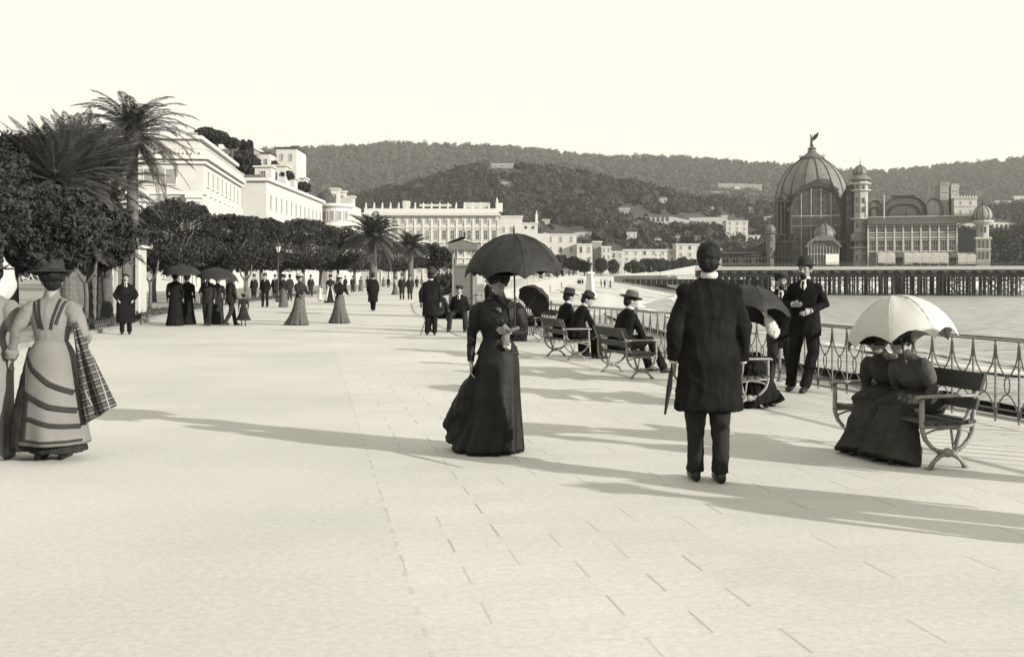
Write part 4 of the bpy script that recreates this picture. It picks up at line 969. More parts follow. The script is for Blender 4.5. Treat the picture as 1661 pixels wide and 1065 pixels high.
# castle like towers right of the casino
for (px0, px1, t, bt, lab, mat) in ((1525, 1539, 299, 352, 'left crenellated tower behind the casino roof', wall_grey), (1543, 1555, 302, 352, 'right crenellated tower behind the casino roof', wall_shade), (1543, 1580, 322, 352, 'pale stepped mansion below the crenellated towers', wall_shade)):
    d = 470.; q0, q1 = AT(px0, d), AT(px1, d); zb = 3.; zt = ZH(t, d); wv = q1.x - q0.x
    B = Bld('castle_tower' if px1 < 1560 else 'mansion', ((q0.x + q1.x) / 2, d - (3 if px1 > 1560 else 0), zb), 0, lab, 'tower' if px1 < 1560 else 'building'); H = zt - zb
    B.part('wall', [((0, 3, H / 2), (wv, 6, H))], mat)
    bm = NB(); n = 4 if px1 < 1560 else 8
    for i in range(n): box(bm, (-wv / 2 + (i + .5) * wv / n, -.15, H + .45), (wv / n * .55, .6, 1.3))
    box(bm, (0, -.2, H - .05), (wv + .5, .7, .5)); bobj('battlement', bm, mat, B.r); B.part('string_course', [((0, -.1, H - 3.6), (wv + .3, .5, .4))], mat)
    B.win_front([-wv * .22, wv * .22], H - 2.2, .8, 1.6, 'dark'); B.win_front([-wv * .22, wv * .22], H - 6.2, .8, 1.8, 'dark')
# trees of the quay and castle hill foot
k = 0
for (px, t, b_, w_, d) in ((1030, 424, 442, 30, 372), (1052, 420, 440, 26, 376), (1072, 421, 440, 28, 380), (1092, 424, 440, 14, 384), (1108, 418, 437, 18, 388), (1126, 421, 437, 20, 392), (975, 420, 440, 16, 362), (995, 422, 442, 14, 364), (905, 414, 436, 30, 330), (930, 418, 437, 24, 335), (885, 424, 440, 22, 330), (948, 424, 440, 18, 338), (866, 426, 441, 20, 320)):
    o = shrub(px, d, t, b_, w_, 90 + k, 'dark rounded quay tree, number', z0=land_z(60, d)); k += 1
    o['group'] = 'rounded trees along the far quay'
    o['label'] = ['dark quay tree left of the paired bridge lamps, leftmost of the clump', 'dark quay tree in the middle of the clump before the terrace row', 'dark quay tree directly behind the paired bridge lamps', 'small quay tree just right of the bridge lamps', 'pointed quay tree before the taller terrace house', 'quay tree nearest the head of the frock coated man', 'quay tree just right of the white pedestal', 'quay tree between the pedestal and the terrace row', 'grey green tree beside the black parasol edge', 'tree left of the white pedestal lamp', 'low tree just under the black parasol rim', 'small tree touching the white pedestal', 'lowest quay tree under the black parasol rim'][k - 1]
for i, (px, t, b_, w_, d) in enumerate(((1628, 372, 430, 50, 445), (1655, 366, 430, 44, 450), (1600, 392, 432, 30, 440), (1690, 370, 430, 50, 445), (1560, 365, 425, 50, 455), (1585, 360, 410, 40, 470))):
    o = shrub(px, d, t, b_, w_, 120 + i, ['dark tree mass right of the casino corner tower', 'dark tree mass cut by the right edge', 'low dark tree at the foot of the casino corner tower', 'dark tree just outside the right edge', 'dark tree behind the casino right wing', 'dark tree behind the ribbed corner dome'][i], z0=2.); o['group'] = 'trees at the foot of the castle hill'
# sloping quay ramp (bright) behind the bridge
bm = NB(); v = []
for px, yt, d in ((900, 447, 300), (985, 446, 345), (1070, 441, 372), (1125, 431, 385), (1160, 429, 392), (1260, 428, 400)):
    q = AT(px, d); v.append((bm.verts.new((q.x, q.y, -3.6)), bm.verts.new((q.x, q.y, ZH(yt, d))), bm.verts.new((q.x, q.y + 3, ZH(yt, d))), bm.verts.new((q.x, q.y + 3, -3.6))))
for a, b in zip(v, v[1:]):
    for k in range(4): bm.faces.new((a[k], b[k], b[(k + 1) % 4], a[(k + 1) % 4]))
bm.faces.new(v[0]); bm.faces.new(v[-1][::-1]); bmesh.ops.recalc_face_normals(bm, faces=bm.faces)
tag(bobj('quay_wall', bm, stone), 'long bright quay wall rising to the right behind the jetty bridge', 'wall')
# ================================================================= pier casino
O = Vector((93., 276., 0)); UX = Vector((.96, -.28, 0)).normalized(); VY = Vector((-UX.y, UX.x, 0))  # VY points away from camera
CR = math.atan2(UX.y, UX.x)
DZ = 4.3    # deck height
def T(px, back=0.):
    """distance along the front for a pixel column, at a given depth behind the front line"""
    k = (px - CX) / F; o = O + VY * back
    return (k * o.y - o.x) / (UX.x - k * UX.y)
def dep(t, back=0.): return (O + VY * back + UX * t).y
def Z(py, t, back=0.): return ZH(py, dep(t, back)) 
cas = empty('pier_casino', O, CR, 'large domed iron and glass pier casino with minarets and a winged statue', 'casino')
# the deck is a thing that carries the casino
dk = empty('pier_deck', O, CR, 'pier deck with scalloped edge on a forest of dark piles', 'pier')
tL, tR = T(1128), T(1700)
bm = NB(); box(bm, ((tL + tR) / 2, 24, DZ - .35), (tR - tL, 50, .7)); bobj('deck', bm, steel, dk)
bm = NB(); box(bm, ((tL + tR) / 2, -1.3, DZ - .15), (tR - tL, .5, .9)); bobj('fascia', bm, steel_l, dk)
bm = NB(); n = int((tR - tL) / 2.6)
for i in range(n):
    x = tL + (i + .5) * (tR - tL) / n; w_ = (tR - tL) / n
    pts = [(x - w_ / 2, DZ - .62), (x - w_ * .46, DZ - 1.5), (x - w_ * .25, DZ - .98), (x, DZ - .80), (x + w_ * .25, DZ - .98), (x + w_ * .46, DZ - 1.5), (x + w_ / 2, DZ - .62)]
    a = [bm.verts.new((p, -1.2, z)) for p, z in pts]; b = [bm.verts.new((p, -.9, z)) for p, z in pts]; bm.faces.new(a); bm.faces.new(b[::-1])
    for k in range(7): bm.faces.new((a[k], b[k], b[(k + 1) % 7], a[(k + 1) % 7]))
bmesh.ops.triangulate(bm, faces=bm.faces[:]); bobj('scallops', bm, steel, dk)
bm = NB()
for i in range(int((tR - tL) / .9)): box(bm, (tL + .45 + i * .9, -1.5, DZ + .75), (.09, .09, .95))
for zz in (DZ + 1.2, DZ + .75): box(bm, ((tL + tR) / 2, -1.5, zz), (tR - tL, .09, .09))
bobj('railing', bm, steel, dk)
rd = random.Random(3)
for row in range(7):
    bm = NB(); y = -.6 + row * 5.6
    n = int((tR - tL) / (2.3 if row < 4 else 3.4))
    for i in range(n):
        x = tL + (i + .5 + rd.uniform(-.45, .45)) * (tR - tL) / n; tube(bm, [(x, y, -4), (x + rd.uniform(-.06, .06), y, DZ - .7)], .18 + .12 * rd.random(), 6)
        if row < 6 and rd.random() < .45:
            x2 = x + 2 * (tR - tL) / n; tube(bm, [(x, y - .25, -2.5), (x2, y - .25, DZ - 1.2)], .07, 4); tube(bm, [(x2, y - .30, -2.5), (x, y - .30, DZ - 1.2)], .07, 4)
    box(bm, ((tL + tR) / 2, y, DZ - 1.6), (tR - tL, .35, 1.8)); box(bm, ((tL + tR) / 2, y + .04, 1.0), (tR - tL, .16, .22))  # upper beams deepened and dark to stand for shade under the deck
    bobj('pile_row', bm, pile_m, dk)
def part(name, fn, mat, smooth=False, parent=None):
    bm = NB(); fn(bm); bmesh.ops.recalc_face_normals(bm, faces=bm.faces); return bobj(name, bm, mat, parent or cas, smooth)
# --- main drum and dome
BK = 17.; tc_ = T(1317, BK); RD = (T(1377, BK) - T(1257, BK)) / 2; yc = BK
zs = Z(322, tc_, BK); zl = Z(258, tc_, BK); zt = Z(241, tc_, BK)
def dome_prof(z0, z1, r0, r1, n=12):
    return [(r1 + (r0 - r1) * math.cos(PI / 2 * (i / n)) ** .9, z0 + (z1 - z0) * math.sin(PI / 2 * (i / n)) ** 1.05) for i in range(n + 1)]
dp = [(RD * a, zs + (zl - zs) * b) for a, b in ((1.0, 0), (.985, .10), (.95, .24), (.89, .40), (.81, .55), (.70, .69), (.58, .81), (.44, .91), (.30, 1.0))]
zinc = M('ribbed_zinc', .135, .30, 1.2, .55, .2, 6, stretch=(1, 1, .2))
part('dome', lambda bm: lathe(bm, dp, 64, (tc_, yc, 0)), zinc, True)
def ribs(bm, n=16, rr=.15):
    for k in range(n):
        a = 2 * PI * (k + .5) / n; tube(bm, [(tc_ + (r + .08) * math.cos(a), yc + (r + .08) * math.sin(a), z) for r, z in dp], rr, 6)
part('dome_rib', ribs, steel_d)
part('lantern', lambda bm: (lathe(bm, [(RD * .27, zl - .3), (RD * .34, zl + .1), (RD * .33, zl + .6), (RD * .20, zl + 1.2), (RD * .13, zl + (zt - zl) * .6), (RD * .10, zt - .3), (RD * .13, zt), (.3, zt + .5)], 16, (tc_, yc, 0)), [tube(bm, [(tc_ + RD * .31 * math.cos(a), yc + RD * .31 * math.sin(a), zl), (tc_ + RD * .36 * math.cos(a), yc + RD * .36 * math.sin(a), zl + 1.3)], [.2, .03], 5) for a in np.linspace(0, 6.28, 13)[:-1]]), steel)
# winged statue
def statue(bm):
    z = zt + .4; s = (Z(213, tc_, BK) - zt - .4) / 5.2; c = Vector((tc_, yc, z))
    P = lambda *p: [c + Vector(q) * s for q in p]
    tube(bm, P((0, 0, 0), (.05, 0, .5), (-.1, 0, 1.1)), [.5 * s, .42 * s, .3 * s], 8); ball(bm, c + Vector((0, 0, .1)) * s, .6 * s, 10, 6)
    tube(bm, P((.35, 0, .0), (.10, 0, .9), (-.25, 0, 1.5), (.0, 0, 2.2), (.15, 0, 2.9)), [.12 * s, .22 * s, .34 * s, .36 * s, .16 * s], 8)
    tube(bm, P((-.7, 0, .4), (-.45, 0, 1.0), (-.25, 0, 1.5)), [.10 * s, .18 * s, .25 * s], 7)
    ball(bm, c + Vector((.2, 0, 3.15)) * s, .24 * s, 8, 6)
    tube(bm, P((.1, 0, 2.7), (-.5, 0, 2.4), (-.9, 0, 1.8)), [.12 * s, .09 * s, .06 * s], 6); tube(bm, P((.2, 0, 2.7), (.1, 0, 3.6), (.2, 0, 4.3)), [.12 * s, .09 * s, .07 * s], 6)
    for (dx, L_) in ((1, 1.), (-.35, .9)):   # two raised wings
        a = [(.1 * dx, .1, 2.8), (.6 * dx, .2, 3.9), (1.9 * dx + .2, .2, 4.9 * L_), (1.9 * dx + .1, .15, 3.8), (1.3 * dx, .12, 2.6), (.2 * dx, .1, 1.9)]
        v = [bm.verts.new(c + Vector(p) * s) for p in a]; f = bm.faces.new(v); r = bmesh.ops.solidify(bm, geom=[f], thickness=.12 * s)
part('statue', statue, steel_d)
def crest(x0, x1, y, z, n, h, name='cresting', mat=None):
    part(name, lambda bm: [tube(bm, [(x0 + (x1 - x0) * (i + .5) / n, y, z - .1), (x0 + (x1 - x0) * (i + .5) / n, y, z + h * (1 if i % 3 else 1.6))], [.09, .02], 4) for i in range(n)] + [box(bm, ((x0 + x1) / 2, y, z + h * .45), (x1 - x0, .08, .08))], mat or steel_d)
# drum below the dome: glazed, with dark iron pilasters
zd = DZ
part('drum', lambda bm: lathe(bm, [(RD * .985, zd), (RD * .985, zs)], 48, (tc_, yc, 0)), glazing)
def dr(bm):
    for k in range(40):
        a = 2 * PI * k / 40; tube(bm, [(tc_ + RD * 1.0 * math.cos(a), yc + RD * 1.0 * math.sin(a), zd), (tc_ + RD * 1.0 * math.cos(a), yc + RD * 1.0 * math.sin(a), zs)], .20, 5)
    for z in (zs - .3, zs - 3, zd + (zs - zd) * .45, zd + 2.6): lathe(bm, [(RD + .30, z - .2), (RD + .30, z + .2)], 48, (tc_, yc, 0))
part('drum_frame', dr, steel)
# big arched glass gable in front
yg = BK - RD - 1.0; tg0, tg1 = T(1284, yg), T(1364, yg); tg = (tg0 + tg1) / 2; wg = tg1 - tg0; zg1 = Z(303, tg, yg)
def arch_pts(hw, zsp, ztop, n=18): return [(-hw, DZ)] + [(-hw * math.cos(PI * i / n), zsp + (ztop - zsp) * math.sin(PI * i / n)) for i in range(n + 1)] + [(hw, DZ)]
def slab(bm, pts, cx, y0, y1):
    a = [bm.verts.new((cx + x, y0, z)) for x, z in pts]; b = [bm.verts.new((cx + x, y1, z)) for x, z in pts]; bm.faces.new(a); bm.faces.new(b[::-1])
    for k in range(len(a)): bm.faces.new((a[k], b[k], b[(k + 1) % len(a)], a[(k + 1) % len(a)]))
zsp = Z(345, tg, yg)
part('gable_glass', lambda bm: slab(bm, arch_pts(wg / 2, zsp, zg1), tg, yg, BK - 2), glazing)
def gf(bm):
    o_ = [(tg + x, yg - .15, z) for x, z in arch_pts(wg / 2 + .25, zsp, zg1 + .3)]; tube(bm, o_, [(.45, .5)] * len(o_), 8, up=(0, 1, 0))
part('gable_arch', gf, steel_d)
part('gable_hood', lambda bm: slab(bm, [(-wg * .62, zsp + .5), (-wg * .5, zsp + 2.4), (-wg * .32, zg1 + .2), (-wg * .10, zg1 + 1.3), (0, Z(291, tg, yg)), (wg * .10, zg1 + 1.3), (wg * .32, zg1 + .2), (wg * .5, zsp + 2.4), (wg * .62, zsp + .5), (wg * .52, zsp + .5), (wg * .40, zg1 - 1.6), (wg * .2, zg1 + .1), (0, zg1 + .5), (-wg * .2, zg1 + .1), (-wg * .40, zg1 - 1.6), (-wg * .52, zsp + .5)], tg, yg - .5, yg + .6), steel_d)
def mull(bm):
    for q in (-.30, -.10, .10, .30):
        x = wg * q; z1 = zsp + (zg1 - zsp) * math.sqrt(max(0, 1 - (2 * q) ** 2)); box(bm, (tg + x, yg - .14, (DZ + z1) / 2), (.16, .16, z1 - DZ))
    for py in (350, 366): box(bm, (tg, yg - .12, Z(py, tg, yg)), (wg, .12, .16))
    box(bm, (tg - wg / 2, yg - .2, (DZ + zsp) / 2), (.3, .3, zsp - DZ - 2)); box(bm, (tg + wg / 2, yg - .2, (DZ + zsp) / 2), (.3, .3, zsp - DZ - 2))
part('mullion', mull, steel_l)
def fine(bm):
    for i in range(1, 20):
        q = -.5 + i / 20; z1 = zsp + (zg1 - zsp) * math.sqrt(max(0, 1 - (2 * q) ** 2)); box(bm, (tg + wg * q, yg - .06, (DZ + z1) / 2), (.07, .08, z1 - DZ))
    for j in range(1, 12):
        z = DZ + (zg1 - DZ) * j / 12; hw = wg / 2 if z < zsp else wg / 2 * math.sqrt(max(0, 1 - ((z - zsp) / (zg1 - zsp)) ** 2)); box(bm, (tg, yg - .05, z), (hw * 2, .06, .07))
part('glazing_bars', fine, steel)
# lattice screen zone over the pavilion
part('screen', lambda bm: [box(bm, (tg - wg / 2 + (i + .5) * wg / 26, yg - .3, Z(362, tg, yg)), (.12, .08, 3.0)) for i in range(26)] + [box(bm, (tg, yg - .3, Z(362, tg, yg) + q), (wg, .08, .12)) for q in (-1.5, -.9, -.3, .3, .9, 1.5)], steel)
# flanking dark towers beside the gable
for (p0, p1, top, spire) in ((1258, 1282, 326, 300), (1364, 1378, 322, 305)):
    a, b_ = T(p0, yg), T(p1, yg); m = (a + b_) / 2; wv = b_ - a; z1 = Z(top, m, yg); zsx = Z(spire, m, yg)
    part('pylon', lambda bm: [box(bm, (a + (i + .5) * wv / 4, yg + 1.2, (DZ + z1) / 2), (.5, 2.6, z1 - DZ)) for i in range(4)] + [box(bm, (m, yg + 1.5, (DZ + z1) / 2), (wv - .5, 1.8, z1 - DZ - .6)), box(bm, (m, yg + 1.2, z1), (wv + .6, 3.0, .6)), box(bm, (m, yg + 1.2, DZ + (z1 - DZ) * .5), (wv + .4, 2.8, .4))], steel_d)
    part('pylon_spire', lambda bm: lathe(bm, [(wv * .35, z1), (wv * .42, z1 + .8), (wv * .15, z1 + 2), (.25, (z1 + zsx) / 2 + .5), (.06, zsx)], 8, (m, yg + 1.2, 0)), steel_d)
def onion(name, cx, cy, z0, r, H, tip, seg=24, mat=zinc, nr=8):
    pr = [(r * a, z0 + H * b) for a, b in ((.72, 0), (.93, .12), (1.0, .28), (.98, .42), (.85, .60), (.60, .78), (.30, .90), (.10, .97), (.05, 1.0))]
    o = part(name, lambda bm: lathe(bm, pr, seg, (cx, cy, 0)), mat, True)
    part('dome_rib', lambda bm: [tube(bm, [(cx + (q + .02) * math.cos(2 * PI * k / nr + .2), cy + (q + .02) * math.sin(2 * PI * k / nr + .2), z) for q, z in pr], r * .045, 4) for k in range(nr)], steel_d, False, o)
    part('finial', lambda bm: (tube(bm, [(cx, cy, z0 + H - .2), (cx, cy, z0 + H + tip)], [r * .05, .03], 6), ball(bm, (cx, cy, z0 + H + tip * .35), r * .10, 8, 6)), steel_d, False, o)
# --- minaret tower
ym = 4.; a, b_ = T(1384, ym), T(1407, ym); m = (a + b_) / 2; wv = (b_ - a); ztw = Z(288, m, ym)
part('minaret', lambda bm: [lathe(bm, [(wv * .62, DZ), (wv * .62, Z(405, m, ym)), (wv * .56, Z(402, m, ym)), (wv * .56, ztw)], 8, (m, ym + wv / 2, 0)), box(bm, (m, ym + wv / 2, Z(383, m, ym)), (wv * 1.34, wv * 1.34, .5))], M('minaret_wall', .27, .2, 1.5, .85))
part('minaret_shade_side', lambda bm: box(bm, (m - wv * .78, ym + wv / 2 + .5, (DZ + Z(300, m, ym)) / 2), (wv * .45, wv, Z(300, m, ym) - DZ)), steel_d)  # dark box puts the shade of the tower's left face into colour
for py in (309, 298, 355, 402): part('gallery', lambda bm: lathe(bm, [(wv * .58, Z(py, m, ym) - .25), (wv * .80, Z(py, m, ym)), (wv * .80, Z(py, m, ym) + .25), (wv * .58, Z(py, m, ym) + .3)], 12, (m, ym + wv / 2, 0)), steel_l)
part('minaret_roof', lambda bm: lathe(bm, [(wv * .86, Z(291, m, ym)), (wv * .84, Z(290, m, ym)), (wv * .55, Z(285, m, ym)), (wv * .45, Z(283, m, ym))], 16, (m, ym + wv / 2, 0)), zinc)
onion('minaret_dome', m, ym + wv / 2, Z(285, m, ym), wv * .52, Z(266, m, ym) - Z(285, m, ym), 1.9)
part('minaret_skirt', lambda bm: lathe(bm, [(wv * .95, Z(391, m, ym)), (wv * .80, Z(378, m, ym)), (wv * .60, Z(377, m, ym))], 8, (m, ym + wv / 2, 0)), zinc)
def slots(name, cx, yf, w_, zlist, hh, n, mat=glass_d):
    for z in zlist:
        for i in range(n):
            bm = NB(); x = cx - w_ / 2 + (i + .5) * w_ / n; box(bm, (x, yf, z), (w_ / n * .45, .14, hh)); bobj(name, bm, mat, cas)
slots('window', m, ym + wv / 2 - wv * .53, wv * .75, [Z(p, m, ym) for p in (305, 325, 340, 365, 397, 418)], 1.5, 3)
# --- front pavilion with cupola
yp = -.2; a, b_ = T(1311, yp), T(1361, yp); m = (a + b_) / 2; wv = b_ - a; zp0 = Z(394, m, yp); zpt = Z(385, m, yp)
part('pavilion_glass', lambda bm: slab(bm, [(-wv / 2, DZ), (-wv / 2, zp0 - .8), (-wv * .3, zpt - .8), (wv * .3, zpt - .8), (wv / 2, zp0 - .8), (wv / 2, DZ)], m, yp, yp + 9), glazing)
part('pavilion_roof', lambda bm: slab(bm, [(-wv * .60, zp0 - 1.2), (-wv * .5, zp0 + .3), (-wv * .25, zpt + .3), (0, zpt + .9), (wv * .25, zpt + .3), (wv * .5, zp0 + .3), (wv * .60, zp0 - 1.2), (wv * .5, zp0 - 1.0), (wv * .3, zpt - .9), (-wv * .3, zpt - .9), (-wv * .5, zp0 - 1.0)], m, yp - .6, yp + 9.4), zinc)
part('pavilion_frame', lambda bm: [box(bm, (m - wv / 2 + i * wv / 10, yp - .12, (DZ + zp0 - .9) / 2), (.13, .13, zp0 - .9 - DZ)) for i in range(11)] + [box(bm, (m, yp - .10, DZ + q), (wv, .10, .13)) for q in (1.3, 3.6)], steel_l)
onion('pavilion_cupola', m + .2, yp + 4, zpt - .6, (T(1345, 4) - T(1308, 4)) / 2, Z(361, m, 4) - zpt + .6, .6)
part('white_screen', lambda bm: box(bm, (T(1350, -.9), -.8, Z(421, m, -.9) + .05), (T(1360, -.9) - T(1339, -.9), .1, 2.9)), canvas)
# --- dark ground floor mass between pavilion and left kiosk
a, b_ = T(1236, 6), T(1378, 6); z1 = Z(392, (a + b_) / 2, 6)
part('lower_hall', lambda bm: box(bm, ((a + b_) / 2, 12, (DZ + z1) / 2), (b_ - a, 12, z1 - DZ)), steel_d)
part('lower_cornice', lambda bm: [box(bm, ((a + b_) / 2, 12, z1 + .1), (b_ - a + 1, 13.2, .4)), box(bm, ((a + b_) / 2, 5.8, DZ + (z1 - DZ) * .45), (b_ - a, .3, .25))] + [box(bm, (a + (i + .5) * (b_ - a) / 24, 5.8, (DZ + z1) / 2), (.22, .3, z1 - DZ)) for i in range(24)], steel)
crest(a, b_, 5.9, z1 + .3, 34, .9)
# left corner turret with onion
yk = 2.; a, b_ = T(1241, yk), T(1258, yk); m = (a + b_) / 2; wv = b_ - a; z1 = Z(378, m, yk)
part('corner_turret', lambda bm: [lathe(bm, [(wv * .45, DZ), (wv * .45, z1)], 8, (m, yk + 1, 0)), lathe(bm, [(wv * .45, z1 - .3), (wv * .65, z1), (wv * .45, z1 + .3)], 12, (m, yk + 1, 0))], steel)
onion('turret_dome', m, yk + 1, z1, wv * .5, Z(362, m, yk) - z1, .9)
slots('window', m, yk + 1 - wv * .43, wv * .5, [Z(388, m, yk), Z(405, m, yk)], 1.2, 2)
# --- right wing
yw = 1.5; a, b_ = T(1408, yw), T(1552, yw); b2 = T(1585, yw); m = (a + b_) / 2
zr = Z(363, m, yw); zf1 = Z(385, m, yw); zf0 = Z(408, m, yw)
wing = M('wing_boards', .15, .25, 1.2, .85, .1, 5)
part('wing_wall', lambda bm: box(bm, ((a + b_) / 2, yw + 7, (DZ + zr) / 2), (b_ - a, 14, zr - DZ)), wing)
part('wing_end', lambda bm: box(bm, ((b_ + b2) / 2, yw + 9, (DZ + Z(372, b_, yw)) / 2), (b2 - b_, 10, Z(372, b_, yw) - DZ)), steel_d)
zr1 = Z(351, m, yw)
def eave(bm):
    v = [bm.verts.new(p) for p in ((a, yw - 1.4, zr - .1), (b2, yw - 1.4, zr - .1), (b2, yw + 2.6, zr1), (a, yw + 2.6, zr1))]; bm.faces.new(v); bmesh.ops.solidify(bm, geom=bm.faces[:], thickness=.15)
part('wing_roof', eave, steel_l)
part('roof_seam', lambda bm: [tube(bm, [(a + i * (b2 - a) / 64, yw - 1.45, zr), (a + i * (b2 - a) / 64 , yw + 2.6, zr1 + .1)], .07, 4) for i in range(65)], steel_d)
crest(a, b2, yw + 2.7, zr1 + .2, 60, .8)
part('roof_ridge', lambda bm: box(bm, ((a + b2) / 2, yw + 2.7, zr1 + .1), (b2 - a, .3, .3)), steel_l)
nb = 10
part('wing_column', lambda bm: [box(bm, (a + i * (b_ - a) / nb, yw - .25, (DZ + zr) / 2), (.34, .45, zr - DZ - .4)) for i in range(nb + 1)], steel_l)
part('wing_band', lambda bm: [box(bm, ((a + b_) / 2, yw - .2, z), (b_ - a, .38, h)) for z, h in ((zf1, .35), (zf0 + .1, .3), (Z(377, m, yw), .25), (Z(381, m, yw), .18), (Z(365.5, m, yw), .2), (Z(389, m, yw), .18))], steel_l)
for i in range(nb):
    x = a + (i + .5) * (b_ - a) / nb; w_ = (b_ - a) / nb
    for (z0_, z1_) in ((zf0 + .4, zf1 - 1.0), (zf1 + 2.0, zr - .9)):
        o = part('window', lambda bm: box(bm, (x, yw - .03, (z0_ + z1_) / 2), (w_ * .74, .06, z1_ - z0_)), glazing)
        part('frame', lambda bm: [box(bm, (x + q * w_ * .74, yw - .08, (z0_ + z1_) / 2), (.10, .08, z1_ - z0_)) for q in (-.5, -.17, .17, .5)] + [box(bm, (x, yw - .085, (z0_ + z1_) / 2), (w_ * .74, .07, .10))], steel_l, False, o)
# awnings on the deck terrace
a3, b3 = T(1424, -.6), T(1583, -.6); na = 11
for i in range(na):
    w_ = (b3 - a3) / na; x = a3 + (i + .5) * w_; za = Z(409, x, 0); rdq = rd.random()
    def aw(bm):
        v = [bm.verts.new(p) for p in ((x - w_ * .49, yw - .3, za), (x + w_ * .49, yw - .3, za), (x + w_ * .49, -1.0, za - .9), (x - w_ * .49, -1.0, za - .9))]; bm.faces.new(v)
        hang = 2.1 if i not in (2, 8) else .5
        v2 = [bm.verts.new(p) for p in ((x - w_ * .49, -1.0, za - .9), (x + w_ * .49, -1.0, za - .9), (x + w_ * .49, -1.02, za - .9 - hang), (x - w_ * .49, -1.02, za - .9 - hang * (.8 + .3 * rdq)))]; bm.faces.new(v2)
        bmesh.ops.solidify(bm, geom=bm.faces[:], thickness=.04)
    part('awning', aw, canvas if i not in (2, 8) else wall_grey)
    part('awning_arm', lambda bm: tube(bm, [(x - w_ * .5, yw - .3, za + .3), (x - w_ * .1, -1.1, za - .7)], .06, 4), steel_d)
# barrel roofs behind the wing
yb = 12.
for (p0, p1, top, bt, yy, mt) in ((1409, 1431, 325, 352, yb, zinc), (1431, 1505, 319, 352, yb + 3, roof_m), (1500, 1531, 322, 352, yb + 3, zinc)):
    a4, b4 = T(p0, yy), T(p1, yy); m4 = (a4 + b4) / 2; zb_ = Z(bt, m4, yy) - 2; zt_ = Z(top, m4, yy); hw = (b4 - a4) / 2
    pts = [(-hw, zb_)] + [(-hw * abs(math.cos(t)) ** .7 * (1 if math.cos(t) > 0 else -1), zb_ + (zt_ - zb_) * math.sin(t) ** .6) for t in np.linspace(.05, PI - .05, 16)] + [(hw, zb_)]
    part('barrel_roof', lambda bm: slab(bm, pts, m4, yy, yy + 14), mt, False)
    part('roof_arch', lambda bm: [tube(bm, [(m4 + x * sc_, yy - .15, zb_ + (z - zb_) * sc_) for x, z in pts], .13, 5, up=(0, 1, 0)) for sc_ in ((1., .72) if p0 != 1500 else (1.,))], steel_d)
part('roof_cresting', lambda bm: box(bm, ((T(1445, yb + 3) + T(1485, yb + 3)) / 2, yb + 3.4, Z(318, T(1465, yb), yb + 3)), (T(1485, yb) - T(1445, yb), .5, .45)), steel_d)
part('flag_pole', lambda bm: [tube(bm, [(T(1434, 3), 3, DZ), (T(1434, 3), 3, Z(316, T(1434), 3))], .13, 6)], steel_l)
for (px, t_, lab) in ((1471, 338, 0),):
    part('roof_finial', lambda bm: [tube(bm, [(T(px, 6), 6, Z(352, T(px), 6)), (T(px, 6), 6, Z(t_, T(px), 6))], [.3, .08], 5)], steel_d)
# --- right corner tower
yt = -.4; a, b_ = T(1584, yt), T(1607, yt); m = (a + b_) / 2; wv = b_ - a; z1 = Z(360, m, yt)
part('corner_tower', lambda bm: [box(bm, (m, yt + wv / 2, (DZ + Z(386, m, yt)) / 2), (wv, wv, Z(386, m, yt) - DZ)), lathe(bm, [(wv * .45, Z(386, m, yt)), (wv * .45, z1)], 8, (m, yt + wv / 2, 0))], M('minaret_wall', .27))
part('tower_cornice', lambda bm: [box(bm, (m, yt + wv / 2, Z(386, m, yt)), (wv + .6, wv + .6, .5)), lathe(bm, [(wv * .5, z1 - .7), (wv * .8, z1 + .1), (wv * .8, z1 + .4), (wv * .4, z1 + .6)], 12, (m, yt + wv / 2, 0)), box(bm, (m, yt + wv / 2, Z(404, m, yt)), (wv + .3, wv + .3, .25))], steel_l)
onion('tower_dome', m, yt + wv / 2, z1 + .4, wv * .74, Z(330, m, yt) - z1 - .4, 1.4, mat=M('pale_ribbed_zinc', .19, .15, 1.2, .5), nr=10)
slots('window', m, yt - .03, wv * .85, [Z(p, m, yt) for p in (396, 414)], 1.9, 3); slots('window', m, yt + wv * .06, wv * .5, [Z(372, m, yt)], 1.6, 2)
# --- dark timber bathing pavilion at the left end of the deck
tp0, tp1 = T(1170, 3), T(1243, 3); m = (tp0 + tp1) / 2
bh = empty('timber_pavilion', O + UX * m + VY * 3, CR, 'dark low timber pavilion with layered roofs at the left end of the pier', 'pavilion'); wv = tp1 - tp0
zz = [Z(p, m, 3) for p in (434, 414, 404, 394, 398)]
part('wall', lambda bm: box(bm, (0, 5, (DZ + zz[1]) / 2), (wv, 9, zz[1] - DZ)), steel_d, False, bh)
def rf(bm):
    v = [bm.verts.new(p) for p in ((-wv / 2 - .6, -.6, zz[1]), (wv / 2 + .6, -.6, zz[1] + .8), (wv / 2, 5, zz[3]), (-wv * .2, 5, zz[2]), (-wv / 2 - .6, 10.6, zz[1]), (wv / 2 + .6, 10.6, zz[1] + .8))]
    for q in ((0, 1, 2, 3), (3, 2, 5, 4), (0, 3, 4), (1, 5, 2)): bm.faces.new([v[i] for i in q])
    bmesh.ops.solidify(bm, geom=bm.faces[:], thickness=.2)
part('roof', rf, roof_d, False, bh)
part('balcony', lambda bm: [box(bm, (0, -.35, DZ + q), (wv + 1, .25, .22)) for q in (1.1, 2.6, 4.2)] + [box(bm, (-wv / 2 + (i + .5) * wv / 14, -.3, (DZ + zz[1]) / 2), (.18, .25, zz[1] - DZ)) for i in range(14)], steel, False, bh)
for q in (-.3, -.05, .22): part('window', lambda bm: box(bm, (wv * q, .42, DZ + 1.9), (1.2, .12, 1.5)), shutter, False, bh)
